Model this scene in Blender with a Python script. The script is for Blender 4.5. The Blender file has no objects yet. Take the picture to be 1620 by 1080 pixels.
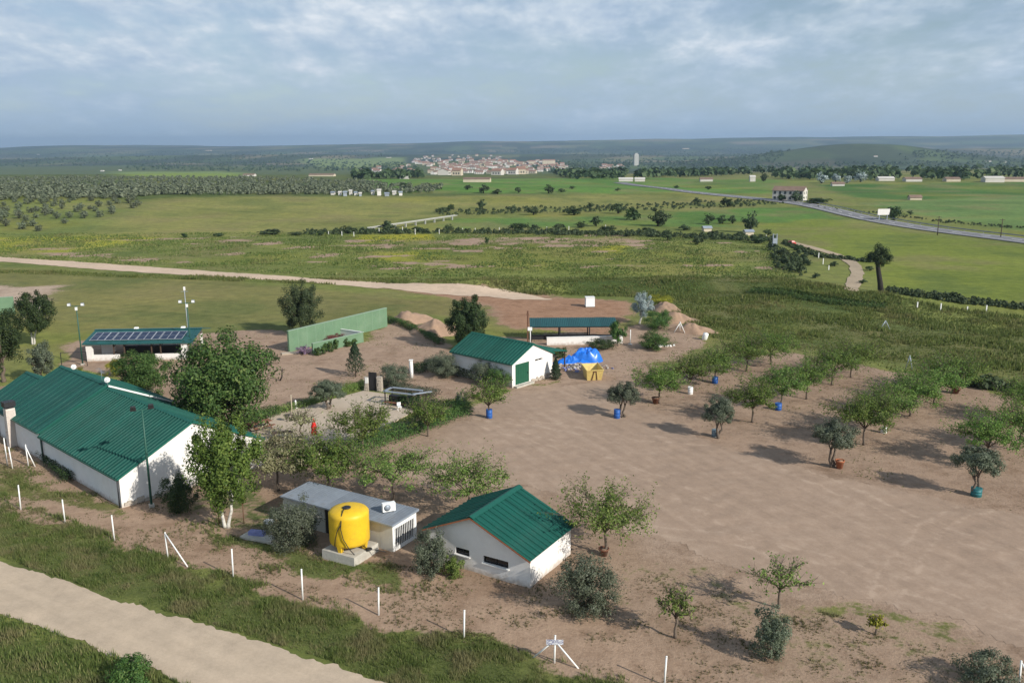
import bpy, math, random
import numpy as np
from mathutils import Vector, Matrix
from mathutils.geometry import tessellate_polygon

random.seed(7)
SC = bpy.context.scene
COL = SC.collection
PI = math.pi

# ------------------------------------------------------------------ camera
FPX, CAMH, HOR, ROLL = 1400.0, 28.0, 231.0, 0.0064
pit = math.atan((540 - HOR) / FPX)
_F = np.array([0, math.cos(pit), -math.sin(pit)])
_U0 = np.array([0, math.sin(pit), math.cos(pit)]); _R0 = np.array([1.0, 0, 0])
_U = math.cos(ROLL) * _U0 + math.sin(ROLL) * _R0
_R = math.cos(ROLL) * _R0 - math.sin(ROLL) * _U0
_C = np.array([0, 0, CAMH])
cd = bpy.data.cameras.new('camera'); cam = bpy.data.objects.new('camera', cd); COL.objects.link(cam)
cd.sensor_width = 36; cd.lens = 36 * FPX / 1620; cd.clip_start = 0.5; cd.clip_end = 40000
cam.matrix_world = Matrix(((_R[0], _U[0], -_F[0], _C[0]), (_R[1], _U[1], -_F[1], _C[1]), (_R[2], _U[2], -_F[2], _C[2]), (0, 0, 0, 1)))
SC.camera = cam

# ------------------------------------------------------------------ world, sun, exposure
SUN_EL, SUN_AZ = math.radians(29.5), math.radians(-39.0)      # azimuth in the ground plane, from +X
SUN = Vector((math.cos(SUN_EL) * math.cos(SUN_AZ), math.cos(SUN_EL) * math.sin(SUN_AZ), math.sin(SUN_EL)))
W = bpy.data.worlds.new('World'); SC.world = W; W.use_nodes = True
nt = W.node_tree; nt.nodes.clear()
def N(t, typ, **kw):
    n = t.nodes.new(typ)
    for k, v in kw.items():
        if k.startswith('_'): setattr(n, k[1:], v)
        else: n.inputs[k.replace('__', ' ')].default_value = v
    return n
def L(t, a, b): t.links.new(a, b)
def math_n(t, op, a, b=None, clamp=False):
    n = t.nodes.new('ShaderNodeMath'); n.operation = op; n.use_clamp = clamp
    for i, v in enumerate((a, b)):
        if v is None: continue
        if hasattr(v, 'is_linked'): t.links.new(v, n.inputs[i])
        else: n.inputs[i].default_value = v
    return n.outputs[0]
def mixc(t, fac, a, b, mode='MIX'):
    n = t.nodes.new('ShaderNodeMix'); n.data_type = 'RGBA'; n.blend_type = mode
    for s, v in ((n.inputs[0], fac), (n.inputs[6], a), (n.inputs[7], b)):
        if hasattr(v, 'is_linked'): t.links.new(v, s)
        else: s.default_value = v if not isinstance(v, tuple) or len(v) == 4 else (*v, 1)
    return n.outputs[2]
def ramp(t, v, pts):
    n = t.nodes.new('ShaderNodeValToRGB'); r = n.color_ramp
    while len(r.elements) > 1: r.elements.remove(r.elements[-1])
    r.elements[0].position = pts[0][0]; r.elements[0].color = (*pts[0][1], 1)
    for p, c in pts[1:]:
        e = r.elements.new(p); e.color = (*c, 1)
    t.links.new(v, n.inputs[0]); return n.outputs[0]
sky = nt.nodes.new('ShaderNodeTexSky'); sky.sky_type = 'NISHITA'; sky.sun_disc = False
sky.sun_elevation = SUN_EL; sky.sun_rotation = math.atan2(SUN.x, SUN.y); sky.altitude = 400; sky.dust_density = .8
tc = nt.nodes.new('ShaderNodeTexCoord'); sp = nt.nodes.new('ShaderNodeSeparateXYZ'); L(nt, tc.outputs['Generated'], sp.inputs[0])
zz = math_n(nt, 'ADD', math_n(nt, 'MAXIMUM', sp.outputs[2], 0.0), 0.22)
cb = nt.nodes.new('ShaderNodeCombineXYZ'); L(nt, math_n(nt, 'DIVIDE', sp.outputs[0], zz), cb.inputs[0]); L(nt, math_n(nt, 'DIVIDE', sp.outputs[1], zz), cb.inputs[1])
def wnoise(scale, det, rough, off, sx=1.0, sy=1.0):
    m = nt.nodes.new('ShaderNodeMapping'); m.inputs['Location'].default_value = (off, off * .37, off * .2); m.inputs['Scale'].default_value = (sx, sy, 1); L(nt, cb.outputs[0], m.inputs[0])
    n = N(nt, 'ShaderNodeTexNoise', Scale=scale, Detail=det, Roughness=rough); L(nt, m.outputs[0], n.inputs['Vector']); return n.outputs['Fac']
n_big = wnoise(1.0, 6, .55, 3.1, 1.0, .8); n_mid = wnoise(2.4, 9, .56, 11.3, 1.15, .8); n_fine = wnoise(7.5, 7, .6, 7.7, 1.2, .8)
dens = math_n(nt, 'ADD', math_n(nt, 'MULTIPLY', n_big, .5), math_n(nt, 'ADD', math_n(nt, 'MULTIPLY', n_mid, .38), math_n(nt, 'MULTIPLY', n_fine, .12)))
cover = ramp(nt, dens, [(0.41, (.05, .05, .05)), (0.48, (.6, .6, .6)), (0.55, (1, 1, 1))])
shade = ramp(nt, math_n(nt, 'ADD', math_n(nt, 'MULTIPLY', n_mid, .6), math_n(nt, 'MULTIPLY', n_fine, .4)),
             [(0.34, (3.5, 4.7, 6.5)), (0.46, (4.3, 5.5, 7.1)), (0.56, (5.9, 6.9, 8.0)), (0.68, (8.8, 9.2, 9.7))])
low = ramp(nt, math_n(nt, 'MULTIPLY', sp.outputs[2], 1.0), [(0.0, (0.9, .9, .9)), (0.03, (.7, .7, .7)), (0.075, (.25, .25, .25)), (0.13, (0, 0, 0))])
clouds = mixc(nt, cover, sky.outputs[0], shade)
veil = mixc(nt, math_n(nt, 'MULTIPLY', low, 1.0), clouds, (3.9, 5.3, 6.9))
bg = nt.nodes.new('ShaderNodeBackground'); bg.inputs['Strength'].default_value = 0.092; L(nt, veil, bg.inputs[0])
wo = nt.nodes.new('ShaderNodeOutputWorld'); L(nt, bg.outputs[0], wo.inputs[0])
sd = bpy.data.lights.new('sun', 'SUN'); so = bpy.data.objects.new('sun', sd); COL.objects.link(so)
sd.energy = 5.0; sd.angle = math.radians(0.7); sd.color = (1.0, 0.95, 0.87)
so.rotation_euler = SUN.to_track_quat('Z', 'Y').to_euler(); so.location = (60, -60, 90)
SC.view_settings.view_transform = 'Standard'; SC.view_settings.look = 'None'; SC.view_settings.gamma = 1; SC.view_settings.exposure = 0.12
SC.view_settings.use_curve_mapping = False
SC.render.engine = 'CYCLES'; cy = SC.cycles
cy.use_denoising = True; cy.max_bounces = 6; cy.diffuse_bounces = 3; cy.glossy_bounces = 2; cy.transmission_bounces = 3; cy.transparent_max_bounces = 6
cy.volume_bounces = 0; cy.sample_clamp_indirect = 6

# ------------------------------------------------------------------ terrain shape
def sstep(a, b, x):
    t = np.clip((x - a) / (b - a), 0, 1); return t * t * (3 - 2 * t)
_WP = {}
def wob(x, y, s, seed=0):          # smooth pseudo-noise, about -1..1
    o = 0
    if seed not in _WP:
        r = np.random.RandomState(seed); _WP[seed] = [(r.uniform(0, 2 * PI), r.uniform(.6, 1.8), r.uniform(0, 6.28)) for k in range(5)]
    for a, f, p in _WP[seed]:
        f = f * s
        o = o + np.sin((x * math.cos(a) + y * math.sin(a)) * f + p + 1.3 * np.sin((x * math.sin(a) - y * math.cos(a)) * f * .7 + p * 2))
    return o / 3.2
def _hash(ix, iy, seed):
    h = (ix.astype(np.int64) * 374761393 + iy.astype(np.int64) * 668265263 + seed * 974711) & 0x7fffffff
    h = ((h ^ (h >> 13)) * 1274126177) & 0x7fffffff
    return ((h ^ (h >> 16)) & 0xffff) / 65535.0
def vnoise(x, y, s, seed=0, octv=3):
    o = 0; amp = 1; tot = 0
    for k in range(octv):
        u = x * s; v = y * s; ix = np.floor(u); iy = np.floor(v); fx = u - ix; fy = v - iy
        fx = fx * fx * (3 - 2 * fx); fy = fy * fy * (3 - 2 * fy)
        a = _hash(ix, iy, seed + k); b = _hash(ix + 1, iy, seed + k); c = _hash(ix, iy + 1, seed + k); d = _hash(ix + 1, iy + 1, seed + k)
        o = o + amp * (a + (b - a) * fx + (c - a) * fy + (a - b - c + d) * fx * fy); tot += amp; amp *= .5; s *= 2.1
    return o / tot
def height(x, y):
    x = np.asarray(x, float); y = np.asarray(y, float)
    h = -42 * sstep(620, 2700, y)
    h = h + 6.0 * np.exp(-((x + 230) / 170) ** 2 - ((y - 470) / 120) ** 2) + 2.0 * np.exp(-((x + 10) / 280) ** 2 - ((y - 520) / 90) ** 2)
    h = h + 66 * np.exp(-((x - 1290) / 420) ** 2 - ((y - 3400) / 420) ** 2) * (1 + .15 * wob(x, y, 1 / 160, 5))
    h = h + 22 * np.exp(-((x + 130) / 330) ** 2 - ((y - 3000) / 520) ** 2)
    far = sstep(6200, 9800, y)
    top = 72 + 36 * np.tanh(x / 3500) + 10 * wob(x, y * .3, 1 / 900, 3) + 5 * wob(x, y * .3, 1 / 320, 4) + 26 * np.exp(-((x + 4700) / 520) ** 2)
    h = h + far * (42 + top)
    h = h + (1 - far) * sstep(3800, 5000, y) * 26 * (np.exp(-((y - 5200) / 600) ** 2)) * (1 + .7 * wob(x, y, 1 / 700, 8))
    h = h + sstep(210, 420, y) * 1.1 * wob(x, y, 1 / 60, 1) + sstep(500, 1600, y) * 3 * wob(x, y, 1 / 260, 2)
    # grass bank and hollow behind the yard
    h = h + 1.5 * np.exp(-((y - (176 - .12 * (x - 10))) / 4.5) ** 2) * sstep(-30, -5, x) * (1 - sstep(55, 75, x)) * (1 + .35 * wob(x, y, 1 / 6, 6))
    h = h + 1.3 * np.exp(-((y - 160 + .25 * (x - 60)) / 4) ** 2) * sstep(38, 52, x) * (1 - sstep(78, 90, x)) * (1 + .3 * wob(x, y, 1 / 5, 9))
    return h
def ray(px, py):
    return _F + (px - 810) / FPX * _R - (py - 540) / FPX * _U
def at(px, py, z=None):
    """the place on the ground (or at height z) that the photograph shows at a pixel"""
    d = ray(px, py)
    if z is not None:
        return _C + d * ((z - CAMH) / d[2])
    ts = np.geomspace(30, 14000, 1100); q = _C + ts[:, None] * d
    below = q[:, 2] < height(q[:, 0], q[:, 1])
    i = int(np.argmax(below)) if below.any() else len(ts) - 1
    a, b = ts[max(i - 1, 0)], ts[i]
    for _ in range(18):
        m = .5 * (a + b); p = _C + m * d
        if p[2] < height(p[0], p[1]): b = m
        else: a = m
    p = _C + b * d; p[2] = float(height(p[0], p[1])); return p
def at_many(px, py):
    d = _F[None] + ((px - 810) / FPX)[:, None] * _R - ((py - 540) / FPX)[:, None] * _U
    ts = np.geomspace(60, 14000, 260); hit = np.full(len(px), len(ts) - 1); done = np.zeros(len(px), bool)
    for i, t_ in enumerate(ts):
        q = _C + t_ * d; k = (q[:, 2] < height(q[:, 0], q[:, 1])) & ~done; hit[k] = i; done |= k
    a = ts[np.maximum(hit - 1, 0)]; b = ts[hit]
    for _ in range(12):
        m_ = .5 * (a + b); q = _C + m_[:, None] * d; k = q[:, 2] < height(q[:, 0], q[:, 1]); b = np.where(k, m_, b); a = np.where(k, a, m_)
    return (_C + b[:, None] * d)[:, :2]
def pscatter(pts, n, rng):
    P_ = np.array(pts, float); out = np.zeros((0, 2))
    while len(out) < n:
        q = rng.uniform(P_.min(0), P_.max(0), (n * 2, 2)); out = np.concatenate([out, q[sdf(P_, q[:, 0], q[:, 1]) < 0]])
    return at_many(out[:n, 0], out[:n, 1])
def mpp(p): return float((np.asarray(p) - _C) @ _F) / FPX      # metres per photo pixel at a place
def rise(p, py):
    """height above p whose image is at row py"""
    lo, hi = 0.0, 60.0
    for _ in range(30):
        m = .5 * (lo + hi); v = np.array([p[0], p[1], p[2] + m]) - _C
        if 540 - FPX * (v @ _U) / (v @ _F) > py: lo = m
        else: hi = m
    return lo
def poly_at(pts): return np.array([at(*p)[:2] for p in pts])
def sdf(poly, x, y):               # signed distance, negative inside
    d2 = np.full(x.shape, 1e18); ins = np.zeros(x.shape, bool); n = len(poly)
    for i in range(n):
        ax, ay = poly[i]; bx, by = poly[(i + 1) % n]; ex, ey = bx - ax, by - ay
        t = np.clip(((x - ax) * ex + (y - ay) * ey) / (ex * ex + ey * ey + 1e-9), 0, 1)
        d2 = np.minimum(d2, (x - ax - t * ex) ** 2 + (y - ay - t * ey) ** 2)
        c = ((ay > y) != (by > y)) & (x < (bx - ax) * (y - ay) / (by - ay + 1e-12) + ax); ins ^= c
    d = np.sqrt(d2); return np.where(ins, -d, d)

# ------------------------------------------------------------------ materials
MATS = {}
def newmat(name):
    m = bpy.data.materials.new(name); m.use_nodes = True; t = m.node_tree; b = t.nodes['Principled BSDF']; MATS[name] = m; return m, t, b
def plain(name, col, rough=.6, var=.12, scale=3.0, metal=0.0, spec=.4, bump=0.0, bscale=40.0, dirt=None, dirt_amt=.5):
    m, t, b = newmat(name)
    tcn = t.nodes.new('ShaderNodeTexCoord')
    n = N(t, 'ShaderNodeTexNoise', Scale=scale, Detail=6.0, Roughness=.65); L(t, tcn.outputs['Object'], n.inputs['Vector'])
    lo = tuple(c * (1 - var) for c in col); hi = tuple(min(1, c * (1 + var)) for c in col)
    c = ramp(t, n.outputs['Fac'], [(0.3, lo), (0.7, hi)])
    if name.startswith(('roof_', 'zinc')):
        oi = t.nodes.new('ShaderNodeObjectInfo'); k = math_n(t, 'ADD', math_n(t, 'MULTIPLY', oi.outputs['Random'], .30), .85); kc = t.nodes.new('ShaderNodeCombineXYZ')
        for i in range(3): L(t, k, kc.inputs[i])
        c = mixc(t, 1.0, c, kc.outputs[0], 'MULTIPLY')
    if name.startswith('stucco'):
        sz = t.nodes.new('ShaderNodeSeparateXYZ'); L(t, tcn.outputs['Object'], sz.inputs[0]); n4 = N(t, 'ShaderNodeTexNoise', Scale=3.0, Detail=6.0); L(t, tcn.outputs['Object'], n4.inputs['Vector'])
        k = ramp(t, math_n(t, 'SUBTRACT', math_n(t, 'MULTIPLY', n4.outputs['Fac'], .9), sz.outputs[2]), [(0.0, (0, 0, 0)), (0.42, (.65, .65, .65))]); c = mixc(t, k, c, (.36, .28, .21))
    if dirt:
        n2 = N(t, 'ShaderNodeTexNoise', Scale=scale * .45, Detail=8.0, Roughness=.7); L(t, tcn.outputs['Object'], n2.inputs['Vector'])
        f = math_n(t, 'MULTIPLY', ramp(t, n2.outputs['Fac'], [(0.5, (0, 0, 0)), (0.68, (1, 1, 1))]), dirt_amt)
        c = mixc(t, f, c, dirt)
    L(t, c, b.inputs['Base Color']); b.inputs['Roughness'].default_value = rough; b.inputs['Metallic'].default_value = metal
    b.inputs['Specular IOR Level'].default_value = spec
    if bump:
        n3 = N(t, 'ShaderNodeTexNoise', Scale=bscale, Detail=4.0); L(t, tcn.outputs['Object'], n3.inputs['Vector'])
        bn = N(t, 'ShaderNodeBump', Strength=bump, Distance=.03); L(t, n3.outputs['Fac'], bn.inputs['Height']); L(t, bn.outputs[0], b.inputs['Normal'])
    return m
def leafmat(name, c0, c1, c2=None, trans=.28, rough=.6):
    m, t, b = newmat(name)
    g = t.nodes.new('ShaderNodeNewGeometry')
    oi = t.nodes.new('ShaderNodeObjectInfo')
    c = ramp(t, g.outputs['Random Per Island'], [(0.0, c0), (0.55, tuple((a + d) / 2 for a, d in zip(c0, c1))), (0.9, c1)] + ([(1.0, c2)] if c2 else []))
    hs = t.nodes.new('ShaderNodeHueSaturation'); L(t, c, hs.inputs['Color']); L(t, math_n(t, 'ADD', math_n(t, 'MULTIPLY', oi.outputs['Random'], .34), .83), hs.inputs['Value'])
    L(t, math_n(t, 'ADD', math_n(t, 'MULTIPLY', oi.outputs['Random'], .03), .485), hs.inputs['Hue'])
    L(t, hs.outputs[0], b.inputs['Base Color']); b.inputs['Roughness'].default_value = rough; b.inputs['Specular IOR Level'].default_value = .25
    tr = t.nodes.new('ShaderNodeBsdfTranslucent'); L(t, hs.outputs[0], tr.inputs[0])
    mx = t.nodes.new('ShaderNodeMixShader'); mx.inputs[0].default_value = trans; L(t, b.outputs[0], mx.inputs[1]); L(t, tr.outputs[0], mx.inputs[2])
    L(t, mx.outputs[0], t.nodes['Material Output'].inputs[0]); return m
def drift(name, dry, scale, lo, hi, amt):
    """patches of another hue over a grass material, by place"""
    t = MATS[name].node_tree; co = t.nodes.new('ShaderNodeTexCoord').outputs['Object']; n = N(t, 'ShaderNodeTexNoise', Scale=scale, Detail=5.0, Roughness=.65); L(t, co, n.inputs['Vector'])
    hs = next(q for q in t.nodes if q.type == 'HUE_SAT'); f = math_n(t, 'MULTIPLY', ramp(t, n.outputs['Fac'], [(lo, (0, 0, 0)), (hi, (1, 1, 1))]), amt)
    outs = [l.to_socket for l in hs.outputs[0].links]; c = mixc(t, f, hs.outputs[0], dry)
    for o_ in outs: L(t, c, o_)
leafmat('leaf_mulberry', (.076, .142, .026), (.175, .25, .050), (.26, .32, .08), trans=.4)
leafmat('leaf_young', (.085, .140, .026), (.18, .235, .055), (.25, .29, .085))
leafmat('leaf_olive', (.072, .092, .054), (.150, .172, .112), (.24, .26, .20))
leafmat('leaf_dark', (.022, .046, .015), (.062, .100, .030), (.10, .14, .045))
leafmat('leaf_mid', (.036, .082, .020), (.098, .165, .036), (.17, .22, .065))
leafmat('leaf_conifer', (.016, .034, .016), (.038, .064, .028), None)
leafmat('leaf_pale', (.17, .18, .075), (.34, .33, .17), (.45, .43, .27))
leafmat('leaf_silver', (.20, .26, .25), (.40, .46, .45), (.55, .6, .6))
leafmat('leaf_yellow', (.16, .17, .02), (.34, .31, .03), (.45, .4, .05))
leafmat('leaf_purple', (.16, .10, .17), (.34, .24, .34), (.08, .12, .04))
leafmat('leaf_red', (.16, .05, .045), (.30, .11, .09), (.06, .10, .03))
leafmat('leaf_far', (.036, .062, .026), (.085, .120, .046), (.12, .15, .07))
leafmat('leaf_farolive', (.105, .128, .075), (.19, .21, .135), None)
leafmat('grass_blade', (.085, .120, .030), (.185, .215, .060), (.36, .32, .155), trans=.38)
leafmat('grass_meadow', (.082, .118, .028), (.180, .215, .056), (.34, .30, .125), trans=.38)
leafmat('weed_blade', (.13, .135, .05), (.24, .22, .10), (.36, .30, .18), trans=.35)
drift('grass_blade', (.27, .23, .12), .42, .46, .62, .75); drift('grass_blade', (.05, .085, .02), .3, .55, .7, .7); drift('grass_meadow', (.24, .20, .09), .12, .50, .68, .7)
plain('bark', (.13, .10, .075), .9, .3, 8); plain('bark_pale', (.55, .52, .46), .85, .2, 6, dirt=(.12, .1, .08), dirt_amt=.7)
plain('bark_dark', (.022, .018, .015), .9, .3, 8)
plain('stucco', (.74, .71, .67), .85, .05, 1.2, bump=.25, bscale=25, dirt=(.62, .58, .52), dirt_amt=.3)
plain('stucco_shade', (.72, .71, .69), .85, .05, 1.2, bump=.25, bscale=25, dirt=(.62, .58, .52), dirt_amt=.3)  # cooler copy of stucco, the tint of shade put into its colour
plain('roof_green', (.008, .074, .056), .6, .16, .9, spec=.22, dirt=(.035, .098, .078), dirt_amt=.6)
plain('roof_green_trim', (.011, .100, .074), .55, .1, 2, spec=.25)
plain('roof_teal', (.016, .085, .085), .4, .12, 1.2, spec=.5)
plain('green_paint', (.125, .215, .125), .75, .09, .8, dirt=(.17, .25, .16), dirt_amt=.6, bump=.15)
plain('green_door', (.012, .085, .045), .5, .1, 2)
plain('green_pole', (.02, .085, .06), .5, .1, 4)
plain('white_paint', (.78, .77, .74), .6, .06, 4, dirt=(.5, .45, .38), dirt_amt=.4)
plain('white_plastic', (.80, .80, .78), .45, .04, 4)
plain('concrete', (.46, .43, .37), .9, .12, 2.5, bump=.3, dirt=(.26, .23, .19), dirt_amt=.5)
plain('patio_concrete', (.46, .375, .285), .9, .08, .5, bump=.2, bscale=10, dirt=(.36, .285, .21), dirt_amt=.55)
plain('yellow_tank', (.70, .44, .018), .5, .08, 1.6, spec=.4, dirt=(.46, .28, .03), dirt_amt=.5)
plain('skip_yellow', (.62, .47, .16), .6, .12, 3, dirt=(.35, .22, .08), dirt_amt=.5)
plain('black_metal', (.02, .02, .022), .5, .2, 5); plain('dark_wood', (.07, .045, .03), .8, .3, 6); plain('red_wood', (.20, .085, .05), .75, .25, 6)
plain('rust', (.12, .055, .03), .8, .3, 6)
plain('zinc', (.30, .34, .39), .5, .15, 1.6, metal=.25, spec=.5, dirt=(.30, .27, .24), dirt_amt=.45)
plain('roof_zinc', (.20, .225, .255), .6, .15, 1.2, spec=.3, dirt=(.15, .13, .11), dirt_amt=.5)
plain('cabin_panel', (.56, .54, .48), .6, .08, 2, dirt=(.40, .36, .30), dirt_amt=.4)
plain('dark_glass', (.012, .012, .014), .12, .1, 2, spec=.5)
plain('solar_glass', (.012, .020, .048), .16, .2, 1.5, spec=.6); plain('solar_frame', (.55, .57, .6), .4, .1, 3, metal=.5)
plain('blue_drum', (.02, .10, .36), .45, .12, 4, dirt=(.06, .12, .25), dirt_amt=.4); plain('teal_drum', (.02, .14, .15), .5, .15, 4); plain('grey_drum', (.16, .22, .25), .55, .15, 4)
plain('terracotta', (.34, .12, .055), .8, .15, 4); plain('brown_pot', (.16, .07, .04), .8, .15, 4)
plain('tarp', (.012, .15, .62), .35, .18, 2.5, spec=.6)
plain('red_fabric', (.62, .02, .015), .7, .1, 3)
plain('earth', (.31, .205, .138), .95, .16, .8, bump=.6, bscale=6, dirt=(.25, .165, .105), dirt_amt=.6)
plain('stone', (.38, .33, .27), .9, .25, 2.5, bump=.4); plain('brick_white', (.60, .54, .48), .85, .15, 5, dirt=(.38, .22, .16), dirt_amt=.75)
plain('rubble', (.45, .41, .37), .9, .3, 1.5)
plain('tile_roof', (.25, .145, .105), .85, .2, .4); plain('tile_brown', (.20, .135, .10), .85, .2, .4)
plain('wall_far', (.54, .51, .46), .85, .08, .1); plain('wall_cream', (.52, .45, .34), .85, .08, .1); plain('wall_white', (.66, .63, .59), .85, .05, .1)
plain('window_dark', (.04, .045, .05), .3, .1, 1)
plain('asphalt', (.17, .165, .17), .85, .1, .3, dirt=(.22, .21, .20), dirt_amt=.6); plain('line_white', (.75, .75, .72), .7, .05, .5)
plain('guard_metal', (.25, .26, .27), .5, .1, 1); plain('car_red', (.45, .03, .02), .3, .05, 2)
plain('black_rubber', (.015, .015, .015), .6, .1, 4)
plain('flume', (.38, .38, .35), .85, .1, .6)

# ------------------------------------------------------------------ mesh helpers
def np_mesh(name, verts, faces, mats=(), smooth=False):
    me = bpy.data.meshes.new(name); verts = np.asarray(verts, np.float32); faces = np.asarray(faces, np.int32)
    me.vertices.add(len(verts)); me.vertices.foreach_set('co', verts.ravel())
    k = faces.shape[1]; me.loops.add(faces.size); me.polygons.add(len(faces))
    me.loops.foreach_set('vertex_index', faces.ravel()); me.polygons.foreach_set('loop_start', np.arange(0, faces.size, k, dtype=np.int32))
    me.polygons.foreach_set('loop_total', np.full(len(faces), k, np.int32))
    if smooth: me.polygons.foreach_set('use_smooth', np.ones(len(faces), bool))
    for m in mats: me.materials.append(MATS[m])
    me.update(calc_edges=True); return me
class MB:
    def __init__(s): s.v = []; s.f = []; s.m = []; s.sm = []
    def add(s, vs, fs, mi=0, sm=False):
        b = len(s.v); s.v += [tuple(map(float, v)) for v in vs]; s.f += [tuple(i + b for i in f) for f in fs]; s.m += [mi] * len(fs); s.sm += [sm] * len(fs); return s
    def box(s, c, d, rz=0, mi=0, taper=1.0):
        cx, cyy, cz = c; a, b, h = d[0] / 2, d[1] / 2, d[2] / 2; co, si = math.cos(rz), math.sin(rz); vs = []
        for z, k in ((-h, 1), (h, taper)):
            for x, y in ((-a, -b), (a, -b), (a, b), (-a, b)):
                vs.append((cx + (x * co - y * si) * k, cyy + (x * si + y * co) * k, cz + z))
        return s.add(vs, [(3, 2, 1, 0), (4, 5, 6, 7), (0, 1, 5, 4), (1, 2, 6, 5), (2, 3, 7, 6), (3, 0, 4, 7)], mi)
    def beam(s, p, q, w, h=None, mi=0):
        p = Vector(p); q = Vector(q); d = (q - p).normalized(); up = Vector((0, 0, 1)) if abs(d.z) < .95 else Vector((0, 1, 0)); a = d.cross(up).normalized(); b = a.cross(d).normalized(); h = h or w
        vs = [r + a * x * w / 2 + b * y * h / 2 for r in (p, q) for x, y in ((-1, -1), (1, -1), (1, 1), (-1, 1))]
        return s.add(vs, [(3, 2, 1, 0), (4, 5, 6, 7), (0, 1, 5, 4), (1, 2, 6, 5), (2, 3, 7, 6), (3, 0, 4, 7)], mi)
    def tube(s, pts, rad, n=7, mi=0, cap=True):
        pts = [Vector(p) for p in pts]; vs = []; fs = []; ref = None
        for i, p in enumerate(pts):
            d = (pts[min(i + 1, len(pts) - 1)] - pts[max(i - 1, 0)]).normalized()
            if ref is None: ref = Vector((1, 0, 0)) if abs(d.x) < .8 else Vector((0, 1, 0))
            a = (ref - d * ref.dot(d)).normalized(); b = d.cross(a); ref = a; r = rad[i] if hasattr(rad, '__len__') else rad
            vs += [p + (a * math.cos(2 * PI * k / n) + b * math.sin(2 * PI * k / n)) * r for k in range(n)]
        for i in range(len(pts) - 1):
            for k in range(n): fs.append((i * n + k, i * n + (k + 1) % n, (i + 1) * n + (k + 1) % n, (i + 1) * n + k))
        if cap: fs.append(tuple(range((len(pts) - 1) * n, len(pts) * n))); fs.append(tuple(range(n - 1, -1, -1)))
        return s.add(vs, fs, mi, True)
    def lathe(s, prof, n=24, c=(0, 0, 0), mi=0, sm=True):
        vs = []; fs = []
        for r, z in prof: vs += [(c[0] + r * math.cos(2 * PI * k / n), c[1] + r * math.sin(2 * PI * k / n), c[2] + z) for k in range(n)]
        for i in range(len(prof) - 1):
            for k in range(n): fs.append((i * n + k, i * n + (k + 1) % n, (i + 1) * n + (k + 1) % n, (i + 1) * n + k))
        fs.append(tuple(range((len(prof) - 1) * n, len(prof) * n))); fs.append(tuple(range(n - 1, -1, -1)))
        return s.add(vs, fs, mi, sm)
    def mesh(s, name, mats):
        me = bpy.data.meshes.new(name); me.from_pydata(s.v, [], s.f); me.polygons.foreach_set('material_index', s.m); me.polygons.foreach_set('use_smooth', s.sm)
        for m in (mats if isinstance(mats, (list, tuple)) else [mats]): me.materials.append(MATS[m])
        me.update(); return me
def obj(name, me, parent=None, loc=None, rz=0, mats=None):
    if isinstance(me, MB): me = me.mesh(name, mats)
    o = bpy.data.objects.new(name, me); COL.objects.link(o)
    if parent is not None: o.parent = parent
    if loc is not None: o.location = tuple(map(float, loc))
    if rz: o.rotation_euler = (0, 0, rz)
    return o
def tag(o, label=None, cat=None, group=None, kind=None):
    if label: o['label'] = label
    if cat: o['category'] = cat
    if group: o['group'] = group
    if kind: o['kind'] = kind
    return o
def thing(name, label, cat, loc, rz=0, group=None):
    o = bpy.data.objects.new(name, None); COL.objects.link(o); o.empty_display_size = .3; o.location = tuple(map(float, loc)); o.rotation_euler = (0, 0, rz)
    return tag(o, label, cat, group)
def copy_tree(o, parent=None):
    c = o.copy(); COL.objects.link(c); c.parent = parent
    for ch in list(o.children): copy_tree(ch, c)
    return c

# ------------------------------------------------------------------ the ground: regions (photo places turned into ground places)
G_MEADOW = (.172, .192, .054); G_LAWN = (.110, .128, .034); G_DRY = (.22, .20, .088); G_BRIGHT = (.135, .185, .030); G_CROP = (.070, .135, .034); G_BLUE = (.100, .155, .058)
S_LOT = (.330, .238, .172); S_SOIL = (.335, .236, .168); S_RED = (.315, .185, .115); S_PALE = (.50, .40, .295); S_DARK = (.20, .145, .10)
REG = []
def region(pts, feather, cov=None, g=None, s=None): REG.append((poly_at(pts), feather, cov, g, s))
# far fields
region([(-200, 262), (900, 262), (900, 312), (250, 325), (-200, 318)], 12, .8, (0.174, 0.182, 0.070), S_SOIL) if False else region([(-200, 262), (900, 262), (900, 312), (250, 325), (-200, 318)], 12, .9, (0.094, 0.119, 0.040), S_SOIL)
region([(180, 271), (385, 273), (390, 281), (200, 279)], 8, 1, (0.188, 0.249, 0.060))
region([(560, 283), (1010, 281), (1200, 295), (1230, 306), (900, 306), (640, 304)], 8, 1, (0.107, 0.206, 0.040))
region([(470, 252), (640, 250), (640, 262), (520, 266)], 12, 1, (0.188, 0.237, 0.070))
region([(250, 312), (560, 311), (820, 309), (1110, 305), (1205, 314), (1080, 326), (900, 330), (760, 338), (620, 362), (300, 372), (150, 380), (60, 360), (200, 330)], 5, 1, (0.213, 0.213, 0.066))
region([(-200, 320), (240, 318), (240, 330), (120, 372), (-200, 378)], 6, 1, (0.157, 0.187, 0.052))
region([(720, 345), (950, 343), (1080, 340), (1200, 360), (960, 357), (740, 362), (690, 358)], 3, 1, (0.107, 0.187, 0.045))
region([(1060, 336), (1210, 328), (1290, 330), (1330, 345), (1290, 355), (1090, 352)], 3, 1, (0.100, 0.187, 0.040))
region([(1290, 292), (1470, 290), (1620, 288), (1900, 289), (1900, 312), (1640, 308), (1440, 318), (1350, 312)], 6, 1, (0.068, 0.144, 0.030))
region([(1360, 322), (1440, 318), (1640, 308), (1900, 312), (1900, 400), (1630, 366), (1500, 348)], 4, 1, (0.131, 0.206, 0.062))
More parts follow.
